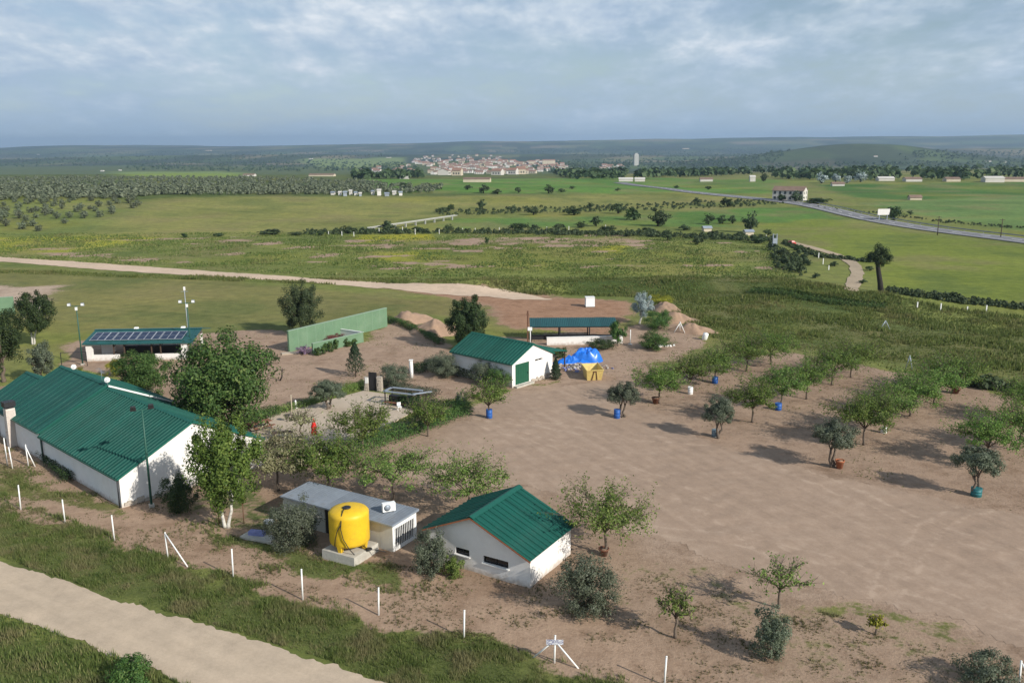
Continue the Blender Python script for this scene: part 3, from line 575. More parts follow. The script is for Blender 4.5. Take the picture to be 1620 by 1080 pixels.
def plant(name, label, kind, bx, by, ty, w, cat='tree', cb=None, cx=None, seed=0, group=None, mat=None, bark='bark', dens=1.0, gp=None, deep=1.0):
    """build a tree or bush: foot at pixel (bx,by), top at row ty, crown w pixels wide, crown underside at row cb"""
    p = at(bx, by) if gp is None else np.array(gp, float); k = mpp(p); h = rise(p, ty); r = w * k / 2; rng = np.random.RandomState(seed * 7 + int(bx * 3 + by)); zb = rise(p, cb) if cb else 0.0
    off = 0 if cx is None else (cx - bx) * k
    root = thing(name, label, cat, p, 0, group); tm = MB(); cm = None
    if kind == 'vase':
        tm, V = vase_tree(rng, h, r * 1.34, max(zb, .5), .05 + .012 * h, 2.9 * dens, 10000); mat = mat or 'leaf_mulberry'
    elif kind in ('round', 'tall'):
        zc = (zb * .9 + h) / 2; hz = (h - zb * .9) / 2; area = PI * r * hz; n, sz = fill(5.0 * dens, area, .17, .6, 24000); ncl = int(np.clip(40 + area * 1.4, 50, 150))
        V = clump_crown(rng, (off, 0, zc), (r * .9, r * .9 * deep, hz * .93), ncl, n, sz, .6, .24, .5, True); mat = mat or 'leaf_mid'
        tips = [(off + r * .6 * math.cos(a), r * .6 * math.sin(a), zc + hz * rng.uniform(-.2, .5)) for a in np.linspace(0, 5.4, 6)] + [(off, 0, h * .88)]
        limbs_mesh(tm, rng, (0, 0, -.05), (off * .5, 0, max(zb * 1.0, h * .22)), tips, .05 + .02 * h)
    elif kind == 'twin':          # two pale stems from one root
        zc = (zb * .62 + h) / 2; hz = (h - zb * .62) / 2; area = PI * r * hz; n, sz = fill(4.8 * dens, area, .17, .6, 20000); ncl = int(np.clip(40 + area * 1.4, 50, 130))
        V = clump_crown(rng, (off, 0, zc), (r * .92, r * .92 * deep, hz * .94), ncl, n, sz, .6, .24, .45, True); mat = mat or 'leaf_mid'
        for sx in (-1, 1):
            tips = [(off + sx * r * .4 + r * .35 * math.cos(a), r * .45 * math.sin(a), zc + hz * rng.uniform(-.3, .5)) for a in np.linspace(0, 5, 4)]
            limbs_mesh(tm, rng, (sx * .10, 0, -.05), (off * .4 + sx * .38, .1 * sx, zb * 1.15), tips, .13)
    elif kind == 'olive':
        zc = (zb * .72 + h) / 2; hz = (h - zb * .72) / 2; area = PI * r * hz; n, sz = fill(5.5 * dens, area, .14, .36, 12000); V = clump_crown(rng, (off, 0, zc), (r * .95, r * .95 * deep, hz * .95), 80, n, sz, .36, .25, .55); mat = mat or 'leaf_olive'
        tips = [(off + r * .55 * math.cos(a), r * .55 * math.sin(a), zc + hz * rng.uniform(-.25, .4)) for a in np.linspace(0, 5.2, 6)]
        zt = max(zb, .35)
        for sx in (-1, 1):
            limbs_mesh(tm, rng, (sx * .05, .04 * sx, -.05), (off * .5 + sx * .24, .1 * sx, zt * .95), tips[::2] if sx > 0 else tips[1::2], .13, 6, .3)
    elif kind == 'cone':
        n = int(h * r * 560 * dens); t_ = rng.uniform(0, 1, n) ** .75; a = rng.uniform(0, 2 * PI, n); lay = .82 + .18 * np.sin(t_ * 34 + 2 * np.sin(a * 3)); rr = r * (1 - t_) ** .75 * np.where(t_ < .12, t_ / .12 * .6 + .4, 1) * lay * rng.uniform(.5, 1.08, n) ** .5
        q = np.stack([rr * np.cos(a), rr * np.sin(a), zb + (h - zb) * t_], 1); V = leaves(q, unit(q * np.array([1, 1, 0]) + np.array([0, 0, .2])), .17, .4, rng); mat = mat or 'leaf_conifer'
        tm.tube([(0, 0, -.05), (0, 0, h * .5), (0, 0, h * .95)], [.09, .06, .015], 6)
    elif kind == 'shrub':
        area = 1.6 * r * h; n, sz = fill(4.5 * dens, area, .13, .42, 15000); V = clump_crown(rng, (off, 0, h * .45), (r * 1.0, r * 1.0 * deep, h * .54), int(np.clip(30 + area * 5, 36, 120)), n, sz, .42, .27, .5, True); V[:, 2] = np.maximum(V[:, 2], .0); mat = mat or 'leaf_olive'
        for i in range(4): a = i * 1.6; tm.tube([(.06 * math.cos(a), .06 * math.sin(a), -.04), (r * .3 * math.cos(a), r * .3 * math.sin(a), h * .5)], [.05, .02], 5)
    obj('stem' if kind == 'shrub' else 'trunk', tm, root, mats=bark)
    obj('crown' if kind != 'shrub' else 'foliage', np_mesh('crown', V, quads(len(V) // 4), [mat]), root)
    return root
def hedge(name, label, pts, wid, hgt, mat, dens=1.0, seed=0, cat='hedge', size=.15):
    c = resample(poly_at(pts), .4); rng = np.random.RandomState(seed + 900); A, B = offset(c, wid / 2); Ln = len(c) * .4; n = int(Ln * (wid + 2 * hgt) * 170 * dens)
    ii = rng.randint(0, len(c), n); u = rng.uniform(-1, 1, n); z = rng.uniform(0, 1, n) ** .6
    top = hgt * (.72 + .35 * vnoise(c[ii, 0] + u * wid, c[ii, 1], .8, seed + 3, 2)); u = np.sign(u) * np.abs(u) ** .6 * (1 - .35 * z ** 3) * (.8 + .3 * vnoise(c[ii, 0], c[ii, 1] + z * 2, .9, seed + 5, 2))
    q = c[ii] + (A[ii] - c[ii]) * u[:, None] + rng.normal(0, .12, (n, 2)); zz_ = height(q[:, 0], q[:, 1]) + z * top; d = (A[ii] - c[ii]) / (wid / 2)
    out = unit(np.concatenate([d * u[:, None], (z * 1.1)[:, None]], 1)); base = np.array([*c[len(c) // 2], gz(*c[len(c) // 2])])
    V = leaves(np.concatenate([q, zz_[:, None]], 1), out, size, .55, rng) - base
    root = thing(name, label, cat, base); st = MB()
    for i in range(0, len(c), 3): st.tube([(c[i][0] - base[0], c[i][1] - base[1], -.03), (c[i][0] - base[0] + .05, c[i][1] - base[1], hgt * .6)], [.04, .02], 4)
    obj('stems', st, root, mats='bark')['kind'] = 'stuff'
    obj('foliage', np_mesh('foliage', V, quads(n), [mat]), root); return root
def blades(P, hgt, wid, nb, rng, lean=.45):
    n = len(P); Q = np.repeat(P, nb, 0); m_ = len(Q); a = rng.uniform(0, 2 * PI, m_); sp_ = np.repeat(hgt, nb) * .35
    Q = Q + np.stack([np.cos(a) * sp_ * rng.uniform(0, 1, m_), np.sin(a) * sp_ * rng.uniform(0, 1, m_), np.zeros(m_)], 1)
    hh = np.repeat(hgt, nb) * rng.uniform(.5, 1.15, m_); b = rng.uniform(0, 2 * PI, m_); ww = np.repeat(wid, nb) * rng.uniform(.6, 1.3, m_)
    side = np.stack([np.cos(b), np.sin(b), np.zeros(m_)], 1) * ww[:, None] / 2; c = rng.uniform(0, 2 * PI, m_); tip = Q + np.stack([np.cos(c) * hh * lean * rng.uniform(0, 1, m_), np.sin(c) * hh * lean * rng.uniform(0, 1, m_), hh], 1)
    return np.stack([Q - side, Q + side, tip], 1).reshape(-1, 3)
def scatter(poly, n, rng):
    poly = np.asarray(poly); lo, hi = poly.min(0), poly.max(0); out = []; got = 0
    while got < n:
        q = rng.uniform(lo, hi, (n * 2, 2)); q = q[sdf(poly, q[:, 0], q[:, 1]) < 0]; out.append(q); got += len(q)
        if len(q) == 0: break
    return np.concatenate(out)[:n]
ROADS = [poly_at([(-300, 805), (0, 889), (150, 941), (330, 993), (540, 1058), (700, 1113), (1000, 1220), (760, 1260), (500, 1160), (300, 1082), (170, 1032), (60, 987), (0, 972), (-300, 890)]), PAT,
         poly_at([(-250, 397), (20, 409), (300, 428), (600, 448), (780, 457), (850, 470), (845, 475), (700, 464), (450, 443), (120, 423), (-250, 404)])]
BLD = []      # building footprints kept clear of grass
def keep_clear(q):
    k = np.ones(len(q), bool)
    for p in ROADS + BLD: k &= sdf(np.asarray(p), q[:, 0], q[:, 1]) > .05
    return k
def grass(name, label, pts, n, h0, h1, w, nb, mat, seed, use_cov=True, lean=.45, patch=1 / 2.2, floor=0.0):
    rng = np.random.RandomState(seed); q = scatter(poly_at(pts), n, rng); q = q[keep_clear(q)]; cv, g_, s_ = ground_attrs(q[:, 0], q[:, 1]); f = vnoise(q[:, 0], q[:, 1], patch, seed, 3)
    if use_cov: q_keep = rng.uniform(0, 1, len(q)) < np.clip((cv - .12) * 1.2 + (f - .5) * 1.6 + floor, 0, 1); q = q[q_keep]; f = f[q_keep]
    hgt = h0 + (h1 - h0) * np.clip((f - .25) * 1.9, 0, 1) * rng.uniform(.6, 1.2, len(q)); P = np.concatenate([q, (height(q[:, 0], q[:, 1]) - .02)[:, None]], 1)
    V = blades(P, hgt, w * (.6 + .8 * hgt / h1), nb, rng, lean); return tag(obj(name, np_mesh(name, V, np.arange(len(V)).reshape(-1, 3), [mat])), label, kind='stuff')

# ------------------------------------------------------------------ building helpers
def wall_panel(O, ex, ez, nrm, outer, holes, th):
    O, ex, ez, nrm = map(Vector, (O, ex, ez, nrm)); loops = [outer] + holes; flat = [p for l_ in loops for p in l_]
    tri = tessellate_polygon([[Vector((p[0], p[1], 0)) for p in l_] for l_ in loops]); n = len(flat); f3 = [O + ex * p[0] + ez * p[1] for p in flat]; b3 = [v_ - nrm * th for v_ in f3]
    fs = []
    for t_ in tri:
        a, b, c = t_
        if (f3[b] - f3[a]).cross(f3[c] - f3[a]).dot(nrm) < 0: a, c = c, a
        fs += [(a, b, c), (n + c, n + b, n + a)]
    k = 0
    for l_ in loops:
        for i in range(len(l_)):
            a, b = k + i, k + (i + 1) % len(l_); fs.append((a, b, n + b, n + a))
        k += len(l_)
    return MB().add(f3 + b3, fs)
def rect(u0, w0, u1, w1): return [(u0, w0), (u1, w0), (u1, w1), (u0, w1)]
PANELS = {}
def panel_mesh(w, S, ribs, rh, th, mat):
    key = (round(w, 3), round(S, 3), ribs, rh, mat)
    if key in PANELS: return PANELS[key]
    pr = [(0.003, 0)]
    for i in range(ribs):
        c = w * (i + .5) / ribs; pr += [(c - .06, 0), (c - .035, rh), (c + .035, rh), (c + .06, 0)]
    pr.append((w - .003, 0)); n = len(pr); vs = [(x, 0, z) for x, z in pr] + [(x, S, z) for x, z in pr] + [(0.003, 0, -th), (w - .003, 0, -th), (0.003, S, -th), (w - .003, S, -th)]
    fs = [(i, i + 1, n + i + 1, n + i) for i in range(n - 1)] + [(2 * n + 1, 2 * n, 2 * n + 2, 2 * n + 3), (0, n, 2 * n + 2, 2 * n), (n - 1, 2 * n + 1, 2 * n + 3, 2 * n - 1), tuple(range(n - 1, -1, -1)) + (2 * n, 2 * n + 1), tuple(range(n, 2 * n)) + (2 * n + 3, 2 * n + 2)]
    me = MB().add(vs, fs).mesh('roof_panel', mat); PANELS[key] = me; return me
def roof_slope(parent, A, B, C, pw, mat, ribs=3, rh=.06, th=.05, part=None, name='roof_panel'):
    """panels laid side by side: ridge runs A to B, eave corner C lies below A; seen from above A,B,C turn so that (B-A)x(C-A) points up"""
    A, B, C = Vector(A), Vector(B), Vector(C); u = (B - A); ln = u.length; u.normalize(); v = C - A; S = v.length; v.normalize(); nn = u.cross(v)
    k = max(1, round(ln / pw)); w = ln / k; me = panel_mesh(w, S, ribs, rh, th, mat); rt = part or parent
    for i in range(k):
        o = obj(name, me, rt); o.matrix_local = Matrix(((u.x, v.x, nn.x, A.x + u.x * w * i), (u.y, v.y, nn.y, A.y + u.y * w * i), (u.z, v.z, nn.z, A.z + u.z * w * i), (0, 0, 0, 1)))
def gable_roof(root, x0, xr, x1, y0, y1, ze0, zr, ze1, mat, trim, pw=1.0, ribs=3, cap=.24, fascia=True, rh=.065):
    rp = bpy.data.objects.new('roof', None); COL.objects.link(rp); rp.parent = root
    roof_slope(root, (xr, y0, zr), (xr, y1, zr), (x0, y0, ze0), pw, mat, ribs, rh, part=rp)
    roof_slope(root, (xr, y1, zr), (xr, y0, zr), (x1, y1, ze1), pw, mat, ribs, rh, part=rp)
    m0 = (zr - ze0) / (xr - x0); m1 = (zr - ze1) / (x1 - xr); c = MB()
    for sgn, mm in ((-1, m0), (1, m1)):
        e = cap; c.add([(xr, y0 - .02, zr + .085), (xr, y1 + .02, zr + .085), (xr + sgn * e, y1 + .02, zr + .075 - e * mm), (xr + sgn * e, y0 - .02, zr + .075 - e * mm), (xr, y0 - .02, zr + .06), (xr, y1 + .02, zr + .06), (xr + sgn * e, y1 + .02, zr + .045 - e * mm), (xr + sgn * e, y0 - .02, zr + .045 - e * mm)],
              [(0, 1, 2, 3), (4, 5, 6, 7), (2, 6, 7, 3), (0, 3, 7, 4), (1, 2, 6, 5)])
    obj('ridge_cap', c, rp, mats=trim)
    if fascia:
        for yy in (y0 - .035, y1 + .035):
            f = MB()
            for xe, z_ in ((x0, ze0), (x1, ze1)): f.beam((xe, yy, z_ - .05), (xr, yy, zr - .05), .05, .16)
            obj('verge_trim', f, rp, mats=trim)
        for xe, z_, sg in ((x0, ze0, -1), (x1, ze1, 1)):
            obj('gutter', MB().beam((xe + sg * .06, y0, z_ - .07), (xe + sg * .06, y1, z_ - .07), .11, .10), rp, mats='green_pole')
    return rp
def window(parent, O, ex, ez, nrm, r, sill=True, frame='white_paint'):
    O, ex, ez, nrm = map(Vector, (O, ex, ez, nrm)); u0, w0, u1, w1 = r; P = lambda u, w, d: O + ex * u + ez * w - nrm * d
    wd = MB()
    for a, b in (((u0, w0 + .03), (u1, w0 + .03)), ((u0, w1 - .03), (u1, w1 - .03)), ((u0 + .03, w0), (u0 + .03, w1)), ((u1 - .03, w0), (u1 - .03, w1)), (((u0 + u1) / 2, w0), ((u0 + u1) / 2, w1))): wd.beam(P(*a, .12), P(*b, .12), .05, .05)
    f = obj('window', wd, parent, mats='black_metal' if frame == 'dark' else frame)
    obj('pane', MB().add([P(u0, w0, .15), P(u1, w0, .15), P(u1, w1, .15), P(u0, w1, .15)], [(0, 1, 2, 3)]), f, mats='dark_glass')
    if sill: obj('sill', MB().beam(P(u0 - .08, w0 - .04, -.03), P(u1 + .08, w0 - .04, -.03), .16, .07), f, mats='white_paint')
def footprint(o, th, x0, y0, x1, y1):
    c, s = math.cos(th), math.sin(th); BLD.append(np.array([(o[0] + x * c - y * s, o[1] + x * s + y * c) for x, y in ((x0, y0), (x1, y0), (x1, y1), (x0, y1))]))

# ================================================================== the long house
HO, HT = (-31.22, 66.18, 0), .829
house = thing('long_house', 'long white house under stepped green metal roofs, floodlit at its gable', 'house', HO, HT)
footprint(HO, HT, 0, 0, 12.9, 27); footprint(HO, HT, 0, 27, 9, 31)
def block(root, W_, L0, L1, he, hr, xr, mat, of, ob, front=True, fm='stucco'):
    if front: obj('wall', wall_panel((0, L0, 0), (1, 0, 0), (0, 0, 1), (0, -1, 0), [(0, -.1), (W_, -.1), (W_, he), (xr, hr - .06), (0, he)], [], .25), root, mats=fm)
    obj('wall', wall_panel((W_, L1, 0), (-1, 0, 0), (0, 0, 1), (0, 1, 0), [(0, -.1), (W_, -.1), (W_, he), (W_ - xr, hr - .06), (0, he)], [], .25), root, mats='stucco')
    obj('wall', wall_panel((0, L1 - .25, 0), (0, -1, 0), (0, 0, 1), (-1, 0, 0), rect(.003, -.1, L1 - L0 - .5, he - .03), [], .25), root, mats='stucco_shade')
    obj('wall', wall_panel((W_, L0 + .25, 0), (0, 1, 0), (0, 0, 1), (1, 0, 0), rect(.003, -.1, L1 - L0 - .5, he - .03), [], .25), root, mats='stucco')
    m0 = (hr - he) / xr; m1 = (hr - he) / (W_ - xr); ov = .22
    gable_roof(root, -ov, xr, W_ + ov, L0 - of, L1 + ob, he - ov * m0 + .06, hr + .06, he - ov * m1 + .06, mat, 'roof_green_trim', ribs=2 if L0 == 0 else 1, rh=.10 if L0 == 0 else .035)
block(house, 12.9, 0, 16.0, 2.55, 5.63, 6.45, 'roof_green', .12, 0)
block(house, 12.9, 16.12, 27, 2.86, 5.96, 6.45, 'roof_green', .06, .1, True, 'roof_green')
block(house, 9.0, 27.15, 31, 2.6, 5.0, 4.5, 'roof_green', 0, .3, False)
obj('flashing', MB().beam((6.5, 15.98, 5.86), (13.0, 15.98, 2.80), .06, .16), house, mats='white_paint')
for y_ in (.12, 15.6): obj('downpipe', MB().tube([(-.12, y_, 0), (-.12, y_, 2.35)], .055, 8), house, mats='black_metal')
obj('vent', MB().tube([(6.4, -.04, 5.1), (6.4, .02, 5.1)], .06, 10), house, mats='rust')
rng = np.random.RandomState(3); stone_me = [MB().box((0, 0, 0), (s_, .16, .2 + .05 * i), taper=.86).mesh('stone', 'stone') for i, s_ in enumerate((.32, .42, .26))]
def stones(root, p, q, n, zmax=.42):
    for i in range(n):
        f = (i + .5) / n; o = obj('stone', stone_me[i % 3], root, (p[0] + (q[0] - p[0]) * f, p[1] + (q[1] - p[1]) * f, rng.uniform(.08, zmax)), math.atan2(q[1] - p[1], q[0] - p[0]))
stones(house, (.2, -.06), (4.6, -.06), 16)
ch = thing('chimney_stack', 'tall pale brick chimney with black cowl beside the green roof', 'chimney', (HO[0] + .5 + math.cos(HT) * -.55 - math.sin(HT) * 23.3, HO[1] + math.sin(HT) * -.55 + math.cos(HT) * 23.3, 0), HT)
obj('shaft', MB().box((0, 0, 1.9), (.95, .8, 3.8), taper=.86), ch, mats='brick_white'); obj('cowl', MB().box((0, 0, 4.22), (1.0, .9, .5)).box((0, 0, 3.88), (.7, .6, .2)), ch, mats='black_metal')
bm_ = MB().box((0, 0, 0), (.24, .05, .075)).mesh('brick', 'brick_white')
for r_ in range(34):
    for c_ in range(3):
        z_ = .25 + r_ * .102; k_ = 1 - .14 * z_ / 3.8
        obj('brick', bm_, ch, ((-.28 + c_ * .27 + (.06 if r_ % 2 else -.04)) * k_, -.4 * k_ - .008, z_))
def dish(label, loc, r, rz, tilt, mast):
    t_ = thing('satellite_dish', label, 'satellite dish', loc, rz); obj('mast', MB().tube([(0, 0, -.1), (0, 0, mast)], .03, 6), t_, mats='zinc')
    pr = [(r * k, .28 * r * k * k) for k in (.02, .3, .55, .8, 1.0)] + [(r, .28 * r + .02), (.02, .02)]; d = obj('reflector', MB().lathe(pr, 18), t_, (0, 0, mast), 0, 'white_paint'); d.rotation_euler = (tilt, 0, 0)
    obj('arm', MB().beam((0, 0, mast - r * .6), (0, -r * 1.2, mast + .1), .04), t_, mats='zinc')
def hl(x, y, z): return (HO[0] + x * math.cos(HT) - y * math.sin(HT), HO[1] + x * math.sin(HT) + y * math.cos(HT), z)
dish('white satellite dish at the ridge step of the green roof', hl(6.45, 16.0, 5.9), .27, .3, 1.2, .55)
dish('small white dish on the far end of the green ridge', hl(6.9, 25.0, 5.75), .26, .4, 1.2, .4)
an = thing('roof_antenna', 'thin television antenna above the ridge beside the dish', 'antenna', hl(6.45, 17.2, 5.95), HT); a_ = MB().tube([(0, 0, 0), (0, 0, 1.3)], .02, 5).tube([(-.1, -.7, 1.1), (.1, .8, 1.35)], .015, 4)
for k in range(6): a_.tube([(-.28, -.6 + k * .25, 1.12 + k * .04), (.28, -.6 + k * .25, 1.12 + k * .04)], .01, 4)
obj('rods', a_, an, mats='zinc')

# ================================================================== the pump house (nearest small building)
SO, ST = (1.08, 52.63, 0), -.543
sm = thing('small_house', 'small white block house with bright green roof and narrow windows', 'house', SO, ST); footprint(SO, ST, -8.0, 0, 0, 5.69)
W1, W2, SL, she, shr = 4.37, 3.7, 5.69, 2.15, 4.05; WT = W1 + W2; m1 = (shr - she) / W1; zl = shr - m1 * W2
r1 = (1.05, .95, 3.05, 1.38); wl = []
# gable facing the camera: u runs from the right corner to the left
H1 = (1.65, .92, 3.60, 1.42); H2 = (4.72, 1.02, 5.85, 1.50)
def flip(r): return (WT - r[2], r[1], WT - r[0], r[3])
F1, F2 = flip(H1), flip(H2)
obj('wall', wall_panel((-WT, 0, 0), (1, 0, 0), (0, 0, 1), (0, -1, 0), [(0, -.1), (WT, -.1), (WT, she), (WT - W1, shr - .06), (0, zl)], [rect(*F1), rect(*F2)], .25), sm, mats='stucco')
obj('wall', wall_panel((0, SL, 0), (-1, 0, 0), (0, 0, 1), (0, 1, 0), [(0, -.1), (WT, -.1), (WT, zl), (W1, shr - .06), (0, she)], [], .25), sm, mats='stucco')
obj('wall', wall_panel((0, .25, 0), (0, 1, 0), (0, 0, 1), (1, 0, 0), rect(.003, -.1, SL - .5, she - .03), [], .25), sm, mats='stucco')
obj('wall', wall_panel((-WT, SL - .25, 0), (0, -1, 0), (0, 0, 1), (-1, 0, 0), rect(.003, -.1, SL - .5, zl - .03), [], .25), sm, mats='stucco')
for r_ in (F1, F2): window(sm, (-WT, 0, 0), (1, 0, 0), (0, 0, 1), (0, -1, 0), r_, True, 'dark')
rp = gable_roof(sm, -WT - .3, -W1, .25, -.42, SL + .34, zl - .3 * m1 + .07, shr + .07, she - .25 * m1 + .07, 'roof_green', 'roof_green_trim', .56, 1, .3, False, .07)
f = MB()
for xe, z_ in ((-WT - .3, zl - .3 * m1), (.25, she - .25 * m1)): f.beam((xe, -.40, z_ - .03), (-W1, -.40, shr - .03), .06, .10)
obj('verge_board', f, rp, mats='terracotta')

# ================================================================== the garage
GO, GT = (0.0, 101.13, 0), .837
gr = thing('garage', 'white garage with green roof and green sliding door at the lot', 'garage', GO, GT); footprint(GO, GT, 0, 0, 7.47, 10.1)
GW, GL, ghe, ghr = 7.47, 10.1, 3.0, 4.72
door = (.55, .25, 3.05, 2.75)
obj('wall', wall_panel((0, 0, 0), (1, 0, 0), (0, 0, 1), (0, -1, 0), [(0, -.1), (GW, -.1), (GW, ghe), (GW / 2, ghr - .06), (0, ghe)], [rect(*door), rect(4.15, 2.45, 5.55, 2.75)], .25), gr, mats='stucco')
obj('wall', wall_panel((GW, GL, 0), (-1, 0, 0), (0, 0, 1), (0, 1, 0), [(0, -.1), (GW, -.1), (GW, ghe), (GW / 2, ghr - .06), (0, ghe)], [], .25), gr, mats='stucco')
obj('wall', wall_panel((0, GL - .25, 0), (0, -1, 0), (0, 0, 1), (-1, 0, 0), rect(.003, -.1, GL - .5, ghe - .03), [], .25), gr, mats='stucco_shade')
obj('wall', wall_panel((GW, .25, 0), (0, 1, 0), (0, 0, 1), (1, 0, 0), rect(.003, -.1, GL - .5, ghe - .03), [], .25), gr, mats='stucco')
dr = bpy.data.objects.new('door', None); COL.objects.link(dr); dr.parent = gr; nd = 8; dw = (door[2] - door[0]) / nd; pm = MB().box((0, 0, 0), (dw - .015, .05, door[3] - door[1])).mesh('plank', 'green_door')
for i in range(nd): obj('plank', pm, dr, (door[0] + dw * (i + .5), .08, (door[1] + door[3]) / 2))
obj('handle', MB().box((door[2] - .25, .03, 1.4), (.05, .06, .25)), dr, mats='black_metal')
window(gr, (0, 0, 0), (1, 0, 0), (0, 0, 1), (0, -1, 0), (4.15, 2.45, 5.55, 2.75), False, 'white_paint')
obj('threshold', MB().box((1.8, -.25, .06), (3.2, .6, .3)), gr, mats='concrete'); stones(gr, (3.3, -.06), (7.2, -.06), 18, .5)
gm_ = (ghr - ghe) / (GW / 2); gable_roof(gr, -.25, GW / 2, GW + .25, -.12, GL + .2, ghe - .25 * gm_ + .07, ghr + .07, ghe - .25 * gm_ + .07, 'roof_green', 'roof_green_trim', 1.0, 2, rh=.09)
lt = bpy.data.objects.new('lean_to', None); COL.objects.link(lt); lt.parent = gr
roof_slope(gr, (GW + .3, 7.6, 2.95), (GW + .3, 1.2, 2.95), (GW + 4.6, 7.6, 2.25), 1.07, 'roof_green', 3, part=lt)
for yy in (1.5, 7.3): obj('post', MB().box((GW + 4.3, yy, 1.1), (.12, .12, 2.2)), lt, mats='dark_wood')

# ================================================================== solar pavilion
pv = thing('solar_pavilion', 'open white pavilion with teal roof carrying dark solar panels', 'pavilion', (-57.65, 116.2, 0), .052); footprint((-57.65, 116.2, 0), .052, .2, 0, 14, 7.8)
PW = 14.6; roof_ = bpy.data.objects.new('roof', None); COL.objects.link(roof_); roof_.parent = pv
roof_slope(pv, (PW, 4.2, 3.42), (0, 4.2, 3.42), (PW, -.45, 2.5), 1.0, 'roof_teal', 3, part=roof_); roof_slope(pv, (0, 4.2, 3.42), (PW, 4.2, 3.42), (0, 8.6, 2.55), 1.0, 'roof_teal', 3, part=roof_)
obj('ridge_cap', MB().beam((-.05, 4.2, 3.49), (PW + .05, 4.2, 3.49), .4, .06), roof_, mats='roof_teal'); obj('fascia', MB().beam((0, -.48, 2.44), (PW, -.48, 2.44), .06, .2), roof_, mats='roof_teal')
sl = math.atan2(.92, 4.65); sp_me = MB().box((0, 0, 0), (.98, 2.7, .045)).mesh('solar_panel', 'solar_glass'); fr = MB()
for s_ in (-1, 1): fr.box((s_ * .47, 0, .012), (.05, 2.74, .05)); fr.box((0, s_ * 1.35, .012), (.94, .05, .05))
fr.box((0, 0, .006), (.88, .02, .045)); fr_me = fr.mesh('panel_frame', 'solar_frame')
for i in range(12):
    o = obj('solar_panel', sp_me, pv, (1.15 + i * 1.03 + (.06 if i % 3 == 0 else 0), 1.6, 3.05)); o.rotation_euler = (sl, 0, 0); obj('panel_frame', fr_me, o)
for x, y in ((.7, .1), (13.3, .1)): obj('column', MB().box((x, y, 1.2), (.75, .6, 2.4)), pv, mats='stucco')
for x in (3.9, 5.3, 8.9, 10.1): obj('post', MB().box((x, .1, 1.2), (.14, .14, 2.4)).beam((x, .1, 1.9), (x + .5, .1, 2.4), .1), pv, mats='dark_wood')
for x in (.7, 13.3, 4.5, 9.5): obj('post', MB().box((x, 7.9, 1.2), (.3, .3, 2.4)), pv, mats='stucco')
for a_, b_ in ((1.1, 4.6), (9.3, 12.9)): obj('low_wall', MB().box(((a_ + b_) / 2, .1, .42), (b_ - a_, .3, .84)), pv, mats='stucco')
obj('partition', MB().box((2.0, 3.2, 1.25), (1.9, .2, 2.5)), pv, mats='stucco_shade'); obj('counter', MB().box((8, 4.4, .55), (8.5, .7, 1.1)), pv, mats='black_metal')
for x in (3.2, 6.0, 7.6, 11.4): obj('stool', MB().tube([(x, 2.2, 0), (x, 2.2, .7)], .05, 6).lathe([(.2, .7), (.22, .76)], 10, (x, 2.2, 0)), pv, mats='dark_wood')
for x in (5.6, 12.0): obj('roof_vent', MB().box((x, 4.3, 3.62), (.6, .4, .22), taper=.8), pv, mats='white_paint')

# ================================================================== green court wall
gw = thing('green_court_wall', 'tall light green court wall with low enclosure at its foot', 'wall', (-31.27, 120.8, 0))
def wseg(name, p, q, h, th, mat, parent, cap=True, zb=0):
    d = np.array(q) - np.array(p); ln = np.hypot(*d); a = math.atan2(d[1], d[0]); c = (np.array(p) + np.array(q)) / 2
    o = obj(name, MB().box((0, 0, h / 2 + zb), (ln, th, h)), parent, (c[0], c[1], 0), a, mat)
    if cap: obj('coping', MB().box((0, 0, h + .03 + zb), (ln + .06, th + .08, .06)), o, mats='white_paint' if mat != 'green_paint' else 'wall_cap')
    return o
plain('wall_cap', (.24, .33, .24), .8, .06, 2)
b0 = np.array((-31.27, 120.8)); gA = (0, 0); gB = tuple(np.array((-20.0, 138.6)) - b0); gC = tuple(np.array((-27.7, 119.7)) - b0); gD = tuple(np.array((-21.9, 127.1)) - b0); gE = tuple(np.array((-25.6, 129.6)) - b0)
lw = wseg('long_wall', gA, gB, 3.0, .3, 'green_paint', gw); wseg('low_wall', gC, gD, 1.45, .25, 'green_paint', gw); wseg('end_wall', gD, gE, 1.45, .22, 'stucco_shade', gw)
ln = np.hypot(*gB)
for i in range(1, 12): obj('joint', MB().box((-ln / 2 + ln * i / 12, -.153, 1.5), (.03, .012, 2.95)), lw, mats='wall_cap')
obj('footing', MB().box((1.0, -.6, .05), (3.6, 1.2, .14), .3), gw, mats='patio_concrete')
g2 = thing('green_panel_wall', 'end of another light green wall at the left edge', 'wall', at(-30, 500)); wseg('wall', (0, 0), (4.8, 2.0), 3.0, .3, 'green_paint', g2)

